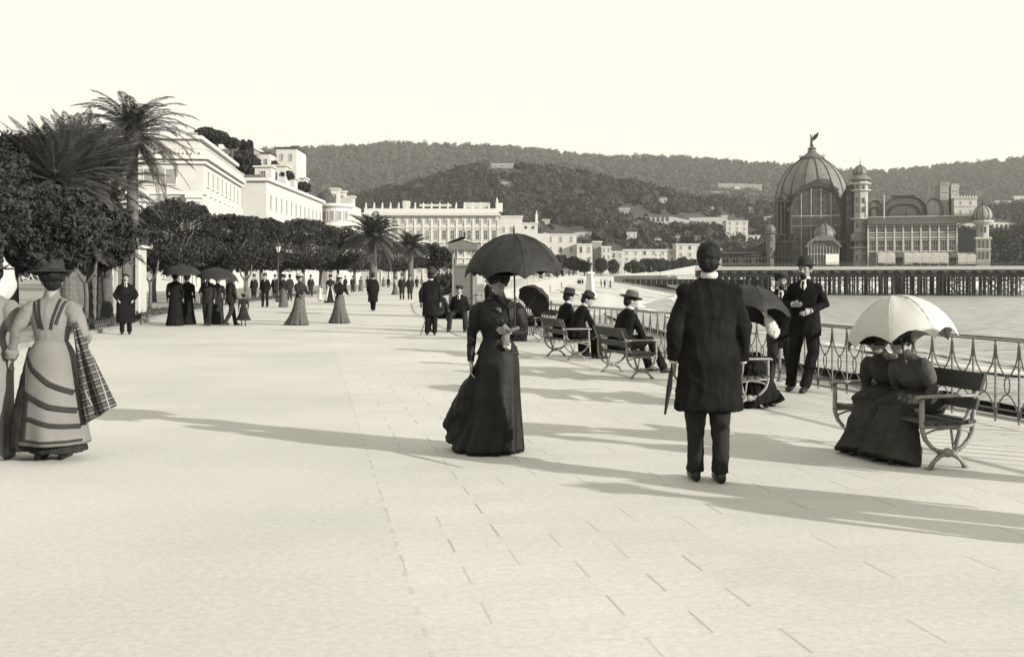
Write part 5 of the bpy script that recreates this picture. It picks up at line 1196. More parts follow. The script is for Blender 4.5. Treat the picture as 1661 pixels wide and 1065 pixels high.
# ================================================================= jetty bridge from the quay
y0 = 318.; q0, q1 = AT(966, y0), AT(1240, y0); 
jb = empty('jetty_bridge', (q0.x, y0, 0), 0, 'iron footbridge with dark girder leading from the quay to the pier', 'bridge'); L = q1.x - q0.x
zt, zb = ZH(453, y0), ZH(461, y0)
bm = NB(); box(bm, (L / 2, 2.5, zt - .1), (L, 6, .3)); box(bm, (L / 2, -.6, (zt + zb) / 2 - .15), (L, .3, zt - zb)); box(bm, (L / 2, 5.6, (zt + zb) / 2 - .15), (L, .3, zt - zb)); bobj('girder', bm, steel_d, jb)
bm = NB()
for i in range(int(L / 1.6)): box(bm, (.8 + i * 1.6, -.5, zt + .6), (.08, .08, 1.1)); box(bm, (.8 + i * 1.6, -.78, (zt + zb) / 2 - .1), (.16, .08, zt - zb - .1))
box(bm, (L / 2, -.5, zt + 1.15), (L, .1, .12)); box(bm, (L / 2, -.5, zt + .6), (L, .06, .08)); bobj('railing', bm, steel_l, jb)
for px in (997, 1043, 1078, 1122, 1160, 1200):
    x = AT(px, y0).x - q0.x
    bm = NB()
    for yy in (0, 5): tube(bm, [(x, yy, -4.5), (x, yy, zb)], .55, 8)
    box(bm, (x, 2.5, zb - .3), (1.3, 6, .5)); bobj('pier_post', bm, pile_m, jb)
# rowing boat drawn up on the beach
q = AT(888, 205); bm = NB(); N = 12; hull = []
for i in range(N + 1):
    t = i / N * 2 - 1; w_ = .75 * (1 - abs(t) ** 2.4) + .03; k = .15 * t * t
    hull.append([bm.verts.new((t * 2.9, y, z)) for y, z in ((-w_, .75 + k), (-w_ * .8, .35 + k * .6), (0, .05), (w_ * .8, .35 + k * .6), (w_, .75 + k), (w_ * .85, .75 + k), (0, .22), (-w_ * .85, .75 + k))])
for a, b in zip(hull, hull[1:]):
    for k in range(8): bm.faces.new((a[k], b[k], b[(k + 1) % 8], a[(k + 1) % 8]))
bm.faces.new(hull[0]); bm.faces.new(hull[-1][::-1])
for x in (-1.2, 0, 1.2): box(bm, (x, 0, .6), (.25, 1.2, .05))
bo = bobj('rowing_boat', bm, wood_dark); bo.location = (q.x, q.y, beach_top(205) + .05); bo.rotation_euler = (.1, 0, .1)
tag(bo, 'dark rowing boat drawn up on the pale beach below the far quay', 'boat')
# ================================================================= people
from mathutils.bvhtree import BVHTree
def lerp(a, b, t): return a + (b - a) * t
def prof_tube(bm, spine, prof, seg=16, up=(1, 0, 0)):
    """spine(s)->point; prof: list of (s, rx, ry)"""
    tube(bm, [spine(s) for s, _, _ in prof], [(rx, ry) for _, rx, ry in prof], seg, up=up)
class P:
    def __init__(s, loc, face, label, H=1.72, seated=False, arms=None, legs=None, lean=0., side=0., yaw=0., pitch=0., roll=0., vox=.012, skin_m=None, fingers=True, group=None, seat=.40):
        s.vox = vox; s.k = H / 1.75; s.seated = seated; s.label = label; s.loc = loc; s.face = face; s.group = group; s.fing = fingers; s.skin = skin_m or skin
        pz = (seat / (H / 1.75) + .10) if seated else .95
        s.pel = Vector((0, 0, pz)); L = Matrix.Rotation(-lean, 3, 'X') @ Matrix.Rotation(side, 3, 'Y')
        s.B = lambda p: s.pel + L @ (Vector(p) - Vector((0, 0, .95)))   # standing torso coordinates carried by the lean
        s.L = L
        hl = {'L': ((-.245, -.02, 1.14), (-.25, .05, .89)), 'R': ((.245, -.02, 1.14), (.25, .05, .89))}
        hl.update(arms or {}); s.arm = {}
        for q, (e, w_) in ((q, v[:2]) for q, v in hl.items()):
            sx = -1 if q == 'L' else 1; s.arm[q] = (s.B((sx * .165, 0, 1.385)), s.B(e), s.B(w_))
        if seated:
            dl = {'L': ((-.10, .43, pz - .02), (-.10, .46, .09)), 'R': ((.10, .43, pz - .02), (.10, .48, .09))}
        else: dl = {'L': ((-.095, .015, .50), (-.10, -.02, .09)), 'R': ((.095, .015, .50), (.10, .01, .09))}
        dl.update(legs or {}); s.leg = {}
        for q, (kn, an) in dl.items(): sx = -1 if q == 'L' else 1; s.leg[q] = (Vector((sx * .09, 0, pz - .02)), Vector(kn), Vector(an))
        s.nk = Vector((0, 0, 1.49)); R = Matrix.Rotation(yaw, 3, 'Z') @ Matrix.Rotation(-pitch, 3, 'X') @ Matrix.Rotation(roll, 3, 'Y'); s.R = R
        s.Hd = lambda p: s.B(s.nk - Vector((0, 0, .042))) + L @ (R @ (Vector(p) - s.nk)) * 1.10; s.HR = (L @ R) * 1.10
        s.body()
    def fin(s, name, me, mat, smooth=True, parent='body'):
        me.transform(Matrix.Scale(s.k, 4)); return link(name, me, mat, s.o if parent == 'body' else parent, smooth)
    def raw(s, name, bm, mat, smooth=True):
        bmesh.ops.recalc_face_normals(bm, faces=bm.faces); me = bpy.data.meshes.new(name); bm.to_mesh(me); bm.free(); return s.fin(name, me, mat, smooth)
    def hand(s, bm, q):
        sh, el, wr = s.arm[q]; d = (wr - el).normalized(); sx = -1 if q == 'L' else 1
        side = Vector((0, 1, 0)) if abs(d.z) > .6 else Vector((0, 0, 1)); side = (side - d * side.dot(d)).normalized(); nrm = d.cross(side).normalized()
        if nrm.dot(Vector((-sx, 0, 0))) < 0: nrm = -nrm     # palm side faces the body
        tube(bm, [wr - d * .02, wr + d * .03, wr + d * .07, wr + d * .095], [(.026, .020), (.036, .017), (.040, .015), (.036, .012)], 10, up=side)
        for i in range(4):
            o = (i - 1.5) * .0195; ln = (.062, .074, .069, .052)[3 - i] if True else 0; b = wr + d * .085 + side * o
            p1 = b + d * ln * .45 + nrm * ln * .10; p2 = p1 + d * ln * .35 + nrm * ln * .30; p3 = p2 + d * ln * .20 + nrm * ln * .30
            tube(bm, [b, p1, p2, p3], [.0095, .009, .0085, .0065], 7)
        b = wr + d * .03 + side * .028; tube(bm, [b, b + d * .035 + side * .022 + nrm * .008, b + d * .06 + side * .024 + nrm * .02], [.012, .0105, .008], 7)
    def body(s):
        bm = NB(); B, Hd = s.B, s.Hd
        ball(bm, Hd((0, -.008, 1.665)), (.073, .092, .088), 20, 14, s.HR); ball(bm, Hd((0, .028, 1.605)), (.053, .062, .068), 16, 12, s.HR)
        ball(bm, Hd((0, .045, 1.572)), (.030, .038, .026), 12, 8, s.HR)
        tube(bm, [Hd((0, .086, 1.665)), Hd((0, .100, 1.640)), Hd((0, .108, 1.622)), Hd((0, .090, 1.614))], [.007, .010, .015, .010], 8)
        tube(bm, [Hd((-.045, .075, 1.672)), Hd((0, .088, 1.678)), Hd((.045, .075, 1.672))], .010, 8)
        tube(bm, [Hd((-.022, .086, 1.590)), Hd((0, .094, 1.591)), Hd((.022, .086, 1.590))], .008, 8)
        for q in (-1, 1): ball(bm, Hd((q * .074, -.005, 1.635)), (.010, .020, .032), 10, 8, s.HR); ball(bm, Hd((q * .034, .060, 1.625)), (.024, .022, .026), 10, 8, s.HR)
        tube(bm, [B((0, -.01, 1.42)), B((0, -.008, 1.50)), Hd((0, -.01, 1.60))], [.062, .054, .052], 14)
        prof_tube(bm, lambda z: B((0, 0, z)), [(.88, .13, .09), (1.0, .14, .10), (1.10, .12, .09), (1.28, .15, .11), (1.40, .15, .09), (1.45, .07, .06)], 16)
        for q in 'LR':
            a, b, c = s.arm[q]; tube(bm, [a, a.lerp(b, .5), b, b.lerp(c, .45), c], [.048, .042, .036, .034, .024], 12)
            if s.fing: s.hand(bm, q)
            else: d = (c - b).normalized(); tube(bm, [c, c + d * .08, c + d * .15], [(.03, .02), (.04, .02), (.02, .015)], 8)
            a, b, c = s.leg[q]; tube(bm, [a, a.lerp(b, .5), b, b.lerp(c, .4), c], [.080, .070, .050, .050, .034], 12); tube(bm, [c, c + Vector((0, .06, -.04)), c + Vector((0, .14, -.055))], [.034, .034, .022], 10)
        me = remesh(bm, min(s.vox, .008) if s.fing else s.vox, 2); me.transform(Matrix.Scale(s.k, 4))
        s.o = link('person', me, s.skin, None, True); s.o.location = s.loc; s.o.rotation_euler = (0, 0, math.radians(s.face)); tag(s.o, s.label, 'person', s.group)
    # ---- garments
    def sleeves(s, bm, puff=0., r=(.066, .054, .043), end=.97):
        for q in 'LR':
            a, b, c = s.arm[q]; e = b.lerp(c, end)
            if puff: tube(bm, [a - (b - a) * .12, a.lerp(b, .18), a.lerp(b, .5), a.lerp(b, .8), b, b.lerp(c, .5), e], [r[0] * .8, r[0] + puff, r[0] + puff * .7, r[0], r[1], r[2], r[2] * .85], 14)
            else: tube(bm, [a - (b - a) * .08, a.lerp(b, .5), b, b.lerp(c, .5), e], [r[0] * .85, (r[0] + r[1]) / 2, r[1], (r[1] + r[2]) / 2, r[2]], 14)
    def coat(s, mat=None, hem=.55, w=1., flare=1., name='coat', fold=.013, shoulder=1.):
        bm = NB(); B = s.B; S = lambda rx: rx * w
        low = [] if s.seated else ([(hem, .205 * w * flare, .150 * flare), (hem + .12, .20 * w * flare ** .6, .145), (.85, .197 * w, .140)] if hem < .75 else [(hem, .19 * w, .135)])
        prof_tube(bm, lambda z: B((0, 0, z)), low + [(.94, .190 * w, .130), (1.06, .175 * w, .120), (1.20, .190 * w, .128), (1.32, .200 * w, .132), (1.38, .188 * w * shoulder, .118), (1.43, .145 * w, .095), (1.47, .085, .075), (1.50, .062, .062)], 20)
        for q in (-1, 1): ball(bm, B((q * .160 * shoulder, 0, 1.385)), (.070, .068, .060), 12, 8)
        if s.seated:
            for q in 'LR': a, b, c = s.leg[q]; tube(bm, [a - (b - a) * .25, a, a.lerp(b, .75)], [.13, .125, .10], 12)
        s.sleeves(bm)
        me = remesh(bm, s.vox, 3, (fold, 6, 2.2)); return s.fin(name, me, mat or cloth_black)
    def trousers(s, mat=None, r=(.095, .078, .066)):
        bm = NB(); ball(bm, s.pel, (.165, .115, .11), 14, 9)
        for q in 'LR': a, b, c = s.leg[q]; c2 = c + Vector((0, 0, -.02)); tube(bm, [a, a.lerp(b, .5), b, b.lerp(c2, .5), c2], [r[0], r[0] * .93, r[1], r[2], r[2] * 1.03], 14)
        me = remesh(bm, s.vox, 2, (.010, 8, 5)); return s.fin('trousers', me, mat or cloth_black)
    def shoes(s, mat=None):
        for q in 'LR':
            bm = NB(); a = s.leg[q][2]; a = Vector((a.x, a.y, a.z)); z = a.z - .09
            tube(bm, [(a.x, a.y - .065, z + .035), (a.x, a.y - .03, z + .045), (a.x, a.y + .06, z + .045), (a.x, a.y + .13, z + .034), (a.x, a.y + .185, z + .022)], [(.028, .032), (.036, .044), (.042, .042), (.043, .032), (.026, .018)], 12, up=(1, 0, 0)); tube(bm, [(a.x, a.y, z + .05), (a.x, a.y, z + .13)], .042, 10)
            s.raw('shoe', bm, mat or leather)
    def collar(s, mat=None):
        bm = NB(); tube(bm, [s.B((0, -.006, 1.485)), s.B((0, -.006, 1.512)), s.B((0, -.006, 1.530))], [.066, .064, .062], 18); s.raw('collar', bm, mat or cloth_white)
    def shirt(s, mat=None):
        bm = NB(); tube(bm, [s.B((0, .118, 1.30)), s.B((0, .108, 1.40)), s.B((0, .062, 1.49))], [(.012, .012), (.045, .02), (.035, .02)], 10, up=(1, 0, 0)); s.raw('shirt_front', bm, mat or cloth_white)
        bm = NB(); tube(bm, [s.B((0, .132, 1.34)), s.B((0, .100, 1.46))], [.014, .018], 8); s.raw('necktie', bm, cloth_black)
    def cuffs(s):
        for q in 'LR': bm = NB(); a, b, c = s.arm[q]; tube(bm, [b.lerp(c, .95), b.lerp(c, 1.04)], .037, 12); s.raw('cuff', bm, cloth_white)
    def eyes(s):
        for q in (-1, 1): bm = NB(); ball(bm, s.Hd((q * .032, .078, 1.652)), (.009, .006, .004), 8, 6, s.HR); s.raw('eye', bm, hair_m)
    def beard(s):
        bm = NB(); ball(bm, s.Hd((0, .068, 1.565)), (.04, .035, .045), 12, 8, s.HR); tube(bm, [s.Hd((-.035, .088, 1.600)), s.Hd((0, .103, 1.606)), s.Hd((.035, .088, 1.600))], [.006, .011, .006], 7); s.raw('moustache', bm, hair_m)
    def hair(s, bun=False, mat=None, full=False, short=True):
        bm = NB(); ball(bm, s.Hd((0, -.018, 1.680)), (.080, .094, .090), 24, 16, s.HR); ball(bm, s.Hd((0, -.055, 1.625)), (.068, .055, .062), 18, 12, s.HR)
        if full: ball(bm, s.Hd((0, -.02, 1.69)), (.105, .115, .085), 20, 12, s.HR)
        if bun: ball(bm, s.Hd((0, -.10, 1.69)), (.055, .05, .05), 14, 10, s.HR); ball(bm, s.Hd((0, -.02, 1.76)), (.05, .05, .035), 12, 8, s.HR)
        me = remesh(bm, max(s.vox * .7, .007), 1, (.006, 30, 14)); return s.fin('hair', me, mat or hair_m)
    def hat(s, kind='bowler', mat=None):
        mat = mat or felt_m; bm = NB(); seg = 28
        T = lambda v: s.Hd(v)
        def lat(prof, fn=None, cz=(0, -.005)):
            rr = lathe(bm, prof, seg, fn=fn)
            for ring in rr:
                for v in ring: v.co = T((v.co.x, v.co.y * 1.15 + cz[1], v.co.z))
        if kind == 'bowler': lat([(.082, 1.700), (.118, 1.703), (.126, 1.712), (.118, 1.710), (.088, 1.708), (.089, 1.74), (.082, 1.785), (.06, 1.812), (.02, 1.822)])
        elif kind == 'felt': lat([(.084, 1.700), (.140, 1.700), (.152, 1.712), (.140, 1.708), (.092, 1.710), (.090, 1.75), (.080, 1.800), (.060, 1.806), (.03, 1.785)], fn=lambda a, r, z: r * (1 + (.06 * math.cos(2 * a) if z > 1.74 else .05 * math.sin(3 * a))))
        elif kind == 'top': lat([(.082, 1.700), (.118, 1.702), (.126, 1.715), (.116, 1.710), (.086, 1.708), (.084, 1.80), (.090, 1.86), (.03, 1.862)])
        elif kind == 'cap': lat([(.086, 1.690), (.088, 1.72), (.105, 1.745), (.09, 1.765), (.03, 1.772)]); tube(bm, [T((0, .07, 1.702)), T((0, .135, 1.690))], [(.06, .006), (.045, .005)], 10, up=(1, 0, 0))
        elif kind in ('lady', 'flower'):
            R = .17 if kind == 'lady' else .15
            lat([(.085, 1.715), (R, 1.718), (R + .006, 1.728), (R - .01, 1.730), (.10, 1.728), (.095, 1.76), (.085, 1.785), (.03, 1.792)], fn=lambda a, r, z: r * (1 + .07 * math.sin(2 * a + 1) * (z < 1.735)))
        elif kind == 'straw': lat([(.082, 1.705), (.135, 1.706), (.137, 1.714), (.09, 1.714), (.088, 1.77), (.03, 1.774)])
        o = s.raw('hat', bm, mat)
        if kind in ('lady', 'flower'):
            bm = NB(); rd = random.Random(int(s.loc[0] * 100))
            for i in range(9): a = rd.uniform(0, 6.28); ball(bm, T((.075 * math.cos(a), .075 * math.sin(a) , 1.765 + rd.uniform(0, .04))), (.034, .034, .03), 8, 6)
            for q in (-1, 1): tube(bm, [T((q * .05, .02, 1.77)), T((q * .09, -.03, 1.83)), T((q * .12, -.10, 1.82))], [(.02, .01), (.03, .012), (.01, .006)], 8)
            s.raw('hat_trim', bm, mat if kind == 'lady' else straw)
        return o
    def bodice(s, mat=None, puff=.025, name='bodice', w=1., bust=1., fold=.006, peplum=True):
        bm = NB(); B = s.B
        pr = ([(.93, .185 * w, .150)] if peplum and not s.seated else []) + [(1.00, .158 * w, .128), (1.07, .128 * w, .105), (1.15, .142 * w, .118), (1.27, .168 * w, .150 * bust), (1.36, .172 * w, .130), (1.42, .15 * w, .095), (1.47, .075, .065), (1.53, .056, .056)]
        prof_tube(bm, lambda z: B((0, .015 if 1.2 < z < 1.4 else 0, z)), pr, 20); s.sleeves(bm, puff, (.062, .048, .038))
        me = remesh(bm, s.vox, 2, (fold, 10, 5)); return s.fin(name, me, mat or cloth_black)
    def skirt(s, mat=None, hem=(.36, .36), shift=(0, 0), z0=.015, waist=1.06, n=13, amp=.06, tilt=0., power=1.7, name='skirt', hip=.195, seed=0):
        bm = NB(); rows = 26; seg = 96; rings = []
        def S(a, t, off=0.):
            hip_t = min(t / .22, 1.); rw = .128 + (hip - .128) * math.sin(hip_t * PI / 2); f = max(0, (t - .16) / .84) ** power
            rx = rw + (hem[0] - hip) * f; ry = rw * .88 + (hem[1] - hip * .88) * f
            m = amp * f ** .8 * (math.sin(n * a + seed + 1.5 * math.sin(2 * a + seed)) * .6 + .5 * math.sin((n * 2 - 7) * a + 2 * seed + t * 2)) + .02 * math.sin(5 * a + seed) * t
            rx *= 1 + m; ry *= 1 + m; z = waist + (z0 - waist) * t + tilt * f * math.cos(a)
            return Vector(((rx + off) * math.cos(a) + shift[0] * f, (ry + off) * math.sin(a) + shift[1] * f, z))
        s.S = S
        for j in range(rows + 1): rings.append([bm.verts.new(S(2 * PI * k / seg, j / rows)) for k in range(seg)])
        for a, b in zip(rings, rings[1:]):
            for k in range(seg): bm.faces.new((a[k], a[(k + 1) % seg], b[(k + 1) % seg], b[k]))
        bm.faces.new(rings[0]); c = bm.verts.new(sum((v.co for v in rings[-1]), Vector()) / seg + Vector((0, 0, .12)))
        for k in range(seg): bm.faces.new((rings[-1][k], c, rings[-1][(k + 1) % seg]))
        return s.raw(name, bm, mat or cloth_black)
    def lap_skirt(s, mat=None, fwd=.50, spread=.24, name='skirt', feet=.60):
        bm = NB(); pz = s.pel.z
        tube(bm, [(0, -.08, pz - .02), (0, .10, pz), (0, .32, pz + .01), (0, fwd - .03, pz - .04)], [(.20, .13), (.22, .12), (.23, .10), (.22, .08)], 18, up=(1, 0, 0))
        tube(bm, [(0, fwd - .16, pz - .03), (0, fwd - .05, pz * .62), (0, feet - .12, .16), (0, feet - .06, .015)], [(.22, .12), (spread, .15), (spread + .05, .20), (spread + .10, .25)], 22, up=(1, 0, 0))
        me = remesh(bm, s.vox, 3, (.022, 9, 2.2)); return s.fin(name, me, mat or cloth_black)
def man(loc, face, label, coat=cloth_black, tr=None, hem=.55, hat='bowler', hatm=None, near=False, w=1., eyes=False, **k):
    p = P(loc, face, label, fingers=near, **k); p.trousers(tr or coat); p.coat(coat, hem=hem, w=w); p.shoes(); p.hair(); p.collar(); p.shirt()
    if near: p.cuffs()
    if eyes: p.eyes(); p.beard()
    if hat: p.hat(hat, hatm)
    return p
def lady(loc, face, label, dress=cloth_black, top=None, hat='lady', hatm=None, near=False, hem=(.34, .34), shift=(0, 0), amp=.06, seed=0, w=1., z0=.015, **k):
    p = P(loc, face, label, fingers=near, **k); p.bodice(top or dress, w=w); 
    if p.seated: p.lap_skirt(dress)
    else: p.skirt(dress, hem, shift, z0=z0, amp=amp, seed=seed)
    p.shoes(); p.hair(bun=True, full=True)
    if hat: p.hat(hat, hatm)
    return p
# ---- man in the frock coat, seen from behind
d = 7.72; p = P(AT(1150, d), 0, 'bareheaded man in a long black frock coat and white collar, seen from behind', H=1.765, yaw=math.radians(-14), vox=.011,
    arms={'L': ((-.248, -.035, 1.12), (-.252, .01, .88)), 'R': ((.248, -.03, 1.12), (.250, .04, .88))}, legs={'L': ((-.092, .03, .50), (-.092, .05, .09)), 'R': ((.082, .0, .50), (.078, -.03, .09))}, skin_m=skin_sh)
p.trousers(M('charcoal_trousers', .011, .3, 8, .9, .12, 50), (.100, .078, .060)); c = p.coat(cloth_black2 if False else cloth_black, hem=.53, w=1.13, flare=1.12, shoulder=1.1, fold=.016); p.shoes(); p.hair(mat=hair_m); p.collar(); p.cuffs()
bm = NB()  # back seam and vent of the coat
frock = p
bm = NB(); a = AT(1092, d); tube(bm, [(-.02, -.02, .86), (-.05, -.14, .76), (-.11, -.34, .60)], [.016, .020, .008], 8); tube(bm, [(-.02, -.02, .86), (.0, .06, .93), (.03, .10, .94)], [.008, .008, .010], 7)
o = bobj('furled_umbrella', bm, cloth_black2, None, True); o.location = (a.x + .0, a.y - .0, -.055); tag(o, 'short furled umbrella in the left hand of the man in the frock coat', 'umbrella')
# ---- lady in black under the black parasol
p = P(AT(808, 9.05), 176, 'lady in a long black dress with a swept train under a large black parasol', H=1.58, yaw=math.radians(8), pitch=.12, vox=.011,
    arms={'R': ((.255, -.03, 1.13), (.255, .03, .86)), 'L': ((-.235, .0, 1.13), (-.125, .20, 1.16))})
p.bodice(cloth_black2, puff=.03, bust=1.08, w=1.12, fold=.016); p.skirt(cloth_black2, (.345, .35), (.10, -.06), amp=.075, n=11, seed=1, hip=.205); p.shoes(); p.hair(bun=True, full=True); p.hat('lady'); p.eyes()
# swept train to her right
bm = NB(); pts = [Vector(q) for q in ((.10, -.02, .95), (.19, -.04, .66), (.31, -.08, .38), (.50, -.12, .20))]
tube(bm, pts, [(.06, .06), (.13, .12), (.17, .16), (.08, .06)], 16, up=(0, 1, 0)); tube(bm, [(.12, -.04, .7), (.25, -.08, .34), (.33, -.10, .05)], [(.12, .12), (.18, .18), (.18, .20)], 16, up=(0, 1, 0))
p.fin('train', remesh(bm, .012, 3, (.02, 9, 2.5)), cloth_black2)
for (nm, loc_, r_, mt) in (('corsage', (-.10, .17, 1.02), .030, cloth_white), ('corsage', (-.02, .165, 1.36), .018, cloth_pale)):
    bm = NB(); [ball(bm, Vector(loc_) + Vector((random.uniform(-1, 1), random.uniform(-.4, .4), random.uniform(-1, 1))) * r_ * .8, r_ * .6, 8, 6) for _ in range(7)]; p.raw(nm, bm, mt)
bm = NB(); tube(bm, [(-.07, .25, 1.22), (-.13, .27, 1.17), (-.21, .25, 1.20)], [(.03, .02), (.035, .02), (.05, .015)], 10); tube(bm, [(-.11, .26, 1.18), (-.09, .27, 1.10), (-.10, .27, 1.04)], [(.02, .012), (.04, .014), (.03, .01)], 10); p.fin('handkerchief', remesh(bm, .007, 1, (.008, 30, 20)), cloth_pale)
# ---- lady in the banded dress at left, from behind
d = 8.67; p = P(AT(84, d), 4, 'lady in a pale dress with dark bands, plaid shawl over her arm, seen from behind', H=1.60, yaw=math.radians(25), vox=.010,
    arms={'L': ((-.30, -.04, 1.17), (-.37, .04, .95)), 'R': ((.30, -.06, 1.14), (.24, .16, 1.08))})
sk1 = p.bodice(cloth_pale, puff=.018, w=1.12, fold=.006, peplum=False)
sk2 = p.skirt(cloth_pale, (.31, .30), (.03, 0), z0=.16, amp=.035, n=7, seed=2, hip=.215, power=1.2, waist=1.09); p.shoes(); p.hair(bun=True, full=True); p.hat('lady')
for q in 'LR':
    a_, b_, c_ = p.arm[q]; bm = NB(); m_ = b_.lerp(c_, .82 if q == 'R' else .9); dr_ = (c_ - b_).normalized()
    tube(bm, [m_ - dr_ * .03, m_ - dr_ * .01, m_ + dr_ * .02, m_ + dr_ * .05], [.040, .052, .056, .050], 12); p.fin('cuff_frill', remesh(bm, .008, 1, (.014, 40, 30)), cloth_pale)
def bvh_of(o):
    me = o.data; return BVHTree.FromPolygons([v.co.copy() for v in me.vertices], [tuple(f.vertices) for f in me.polygons])
def band(o, pts, wd, mat, name='braid_band', n=40, off=.005, th=.006):
    """strip laid on the back (-Y side) of garment o through (x, z) points"""
    bv = bvh_of(o); bm = NB(); rows = []
    P2 = [Vector((a, b)) for a, b in pts]; L = [0.]
    for a, b in zip(P2, P2[1:]): L.append(L[-1] + (b - a).length)
    for i in range(n + 1):
        s_ = L[-1] * i / n; k = 0
        while k < len(P2) - 2 and L[k + 1] < s_: k += 1
        c = P2[k].lerp(P2[k + 1], (s_ - L[k]) / (L[k + 1] - L[k])); t = (P2[k + 1] - P2[k]).normalized(); nr = Vector((-t.y, t.x)); row = []
        for q in (-.5, -.17, .17, .5):
            x, z = c + nr * wd * q; h = bv.ray_cast(Vector((x, -2, z)), Vector((0, 1, 0)))
            if h[0] is None: row = None; break
            row.append(h[0])
        if row and (not rows or True): rows.append([(bm.verts.new(v + Vector((0, -off, 0))), bm.verts.new(v + Vector((0, .01, 0)))) for v in row])
    for a, b in zip(rows, rows[1:]):
        if abs(a[0][0].co.y - b[0][0].co.y) > .15: continue
        for j in range(3): bm.faces.new((a[j][0], a[j + 1][0], b[j + 1][0], b[j][0]))
        bm.faces.new((a[0][0], b[0][0], b[0][1], a[0][1])); bm.faces.new((a[3][0], a[3][1], b[3][1], b[3][0]))
    bmesh.ops.recalc_face_normals(bm, faces=bm.faces); return bobj(name, bm, mat, o, True)
k_ = p.k
for pts, wd in (([(-.19, .90), (-.10, .76), (.05, .64), (.24, .55)], .042), ([(-.25, .60), (-.12, .54), (.05, .46), (.27, .41)], .045), ([(-.27, .38), (-.10, .36), (.08, .31), (.285, .29)], .038), ([(-.28, .20), (0, .18), (.285, .18)], .022)): band(sk2, pts, wd, trim_dark)
for pts in ([(-.14, 1.27), (-.115, 1.12)], [(-.13, 1.33), (-.06, 1.09)], [(-.09, 1.34), (-.03, 1.08)], [(.09, 1.34), (.03, 1.08)], [(.13, 1.33), (.07, 1.12)]): band(sk1, pts, .022, trim_dark, n=24) if pts[0][0] != -.14 else None
for x0 in (-.10, .0): band(sk2, [(x0 - .05, .55), (x0 - .06, .20)], .055, trim_dark, 'dark_panel', off=.003) if x0 == -.10 else None
# dark underskirt side and hem frill
def plaid():
    m = bpy.data.materials.new('plaid_wool'); m.use_nodes = True; nt = m.node_tree; N = nt.nodes.new; L = nt.links.new; b = nt.nodes['Principled BSDF']; tc = N('ShaderNodeTexCoord'); mp = N('ShaderNodeMapping'); mp.inputs['Rotation'].default_value = (0, .35, 0); L(tc.outputs['Object'], mp.inputs[0]); sx = N('ShaderNodeSeparateXYZ'); L(mp.outputs[0], sx.inputs[0]); outs = []
    for ax, per, th in ((2, .062, .10), (2, .031, .05), (0, .062, .07)):
        a = N('ShaderNodeMath'); a.operation = 'DIVIDE'; L(sx.outputs[ax], a.inputs[0]); a.inputs[1].default_value = per
        f = N('ShaderNodeMath'); f.operation = 'FRACT'; L(a.outputs[0], f.inputs[0]); g = N('ShaderNodeMath'); g.operation = 'LESS_THAN'; L(f.outputs[0], g.inputs[0]); g.inputs[1].default_value = th; outs.append(g.outputs[0])
    mx = N('ShaderNodeMath'); mx.operation = 'MAXIMUM'; L(outs[0], mx.inputs[0]); L(outs[1], mx.inputs[1]); m2 = N('ShaderNodeMath'); m2.operation = 'MAXIMUM'; L(mx.outputs[0], m2.inputs[0]); L(outs[2], m2.inputs[1])
    c = N('ShaderNodeMix'); c.data_type = 'RGBA'; c.inputs[6].default_value = (.03, .03, .028, 1); c.inputs[7].default_value = (.20, .195, .18, 1); L(m2.outputs[0], c.inputs[0]); L(c.outputs[2], b.inputs['Base Color']); b.inputs['Roughness'].default_value = .95; return m
bm = NB(); U = []; nU, nW = 26, 22
for i in range(nU + 1):
    t = i / nU; row = []
    xl = .20 + .07 * t; xr = .24 + .30 * t ** 1.1
    for j in range(nW + 1):
        u = j / nW; zb = 1.14 - t * (.86 - .17 * u); fold = (.05 * math.sin(u * 13 + 1) + .02 * math.sin(u * 29)) * t ** .7
        row.append((lerp(xl, xr, u), -.10 + fold - .02 * math.sin(PI * u), zb))
    U.append(row)
F_ = [[bm.verts.new(v) for v in r] for r in U]; Bk = [[bm.verts.new((v[0], v[1] + .03, v[2])) for v in r] for r in U]
for A, fl in ((F_, 0), (Bk, 1)):
    for i in range(nU):
        for j in range(nW): q = (A[i][j], A[i][j + 1], A[i + 1][j + 1], A[i + 1][j]); bm.faces.new(q[::-1] if fl else q)
for i in range(nU):
    bm.faces.new((F_[i][0], F_[i + 1][0], Bk[i + 1][0], Bk[i][0])); bm.faces.new((F_[i][nW], Bk[i][nW], Bk[i + 1][nW], F_[i + 1][nW]))
for j in range(nW): bm.faces.new((F_[nU][j], F_[nU][j + 1], Bk[nU][j + 1], Bk[nU][j])); bm.faces.new((F_[0][j + 1], F_[0][j], Bk[0][j], Bk[0][j + 1]))
bmesh.ops.recalc_face_normals(bm, faces=bm.faces); bobj('plaid_shawl', bm, plaid(), p.o, True)
bm = NB(); tube(bm, [(-.10, .02, 1.0), (-.17, .02, .6), (-.22, .03, .28), (-.22, .03, .10)], [(.10, .1), (.13, .16), (.15, .22), (.14, .22)], 18); tube(bm, [(.05, .03, .5), (.05, .03, .08)], [(.2, .2), (.25, .24)], 20); p.fin('underskirt', remesh(bm, .012, 3, (.012, 10, 3)), cloth_dark)
# ---- lady cut by the left edge
p = lady(AT(-16, 8.75), 10, 'lady in a plain pale grey dress cut by the left edge of the view', cloth_pale, near=True, H=1.62, vox=.012, hem=(.20, .28), amp=.04, arms={'R': ((.22, -.04, 1.14), (.14, .15, 1.22)), 'L': ((-.24, -.03, 1.14), (-.2, .16, 1.25))}, hat='lady')
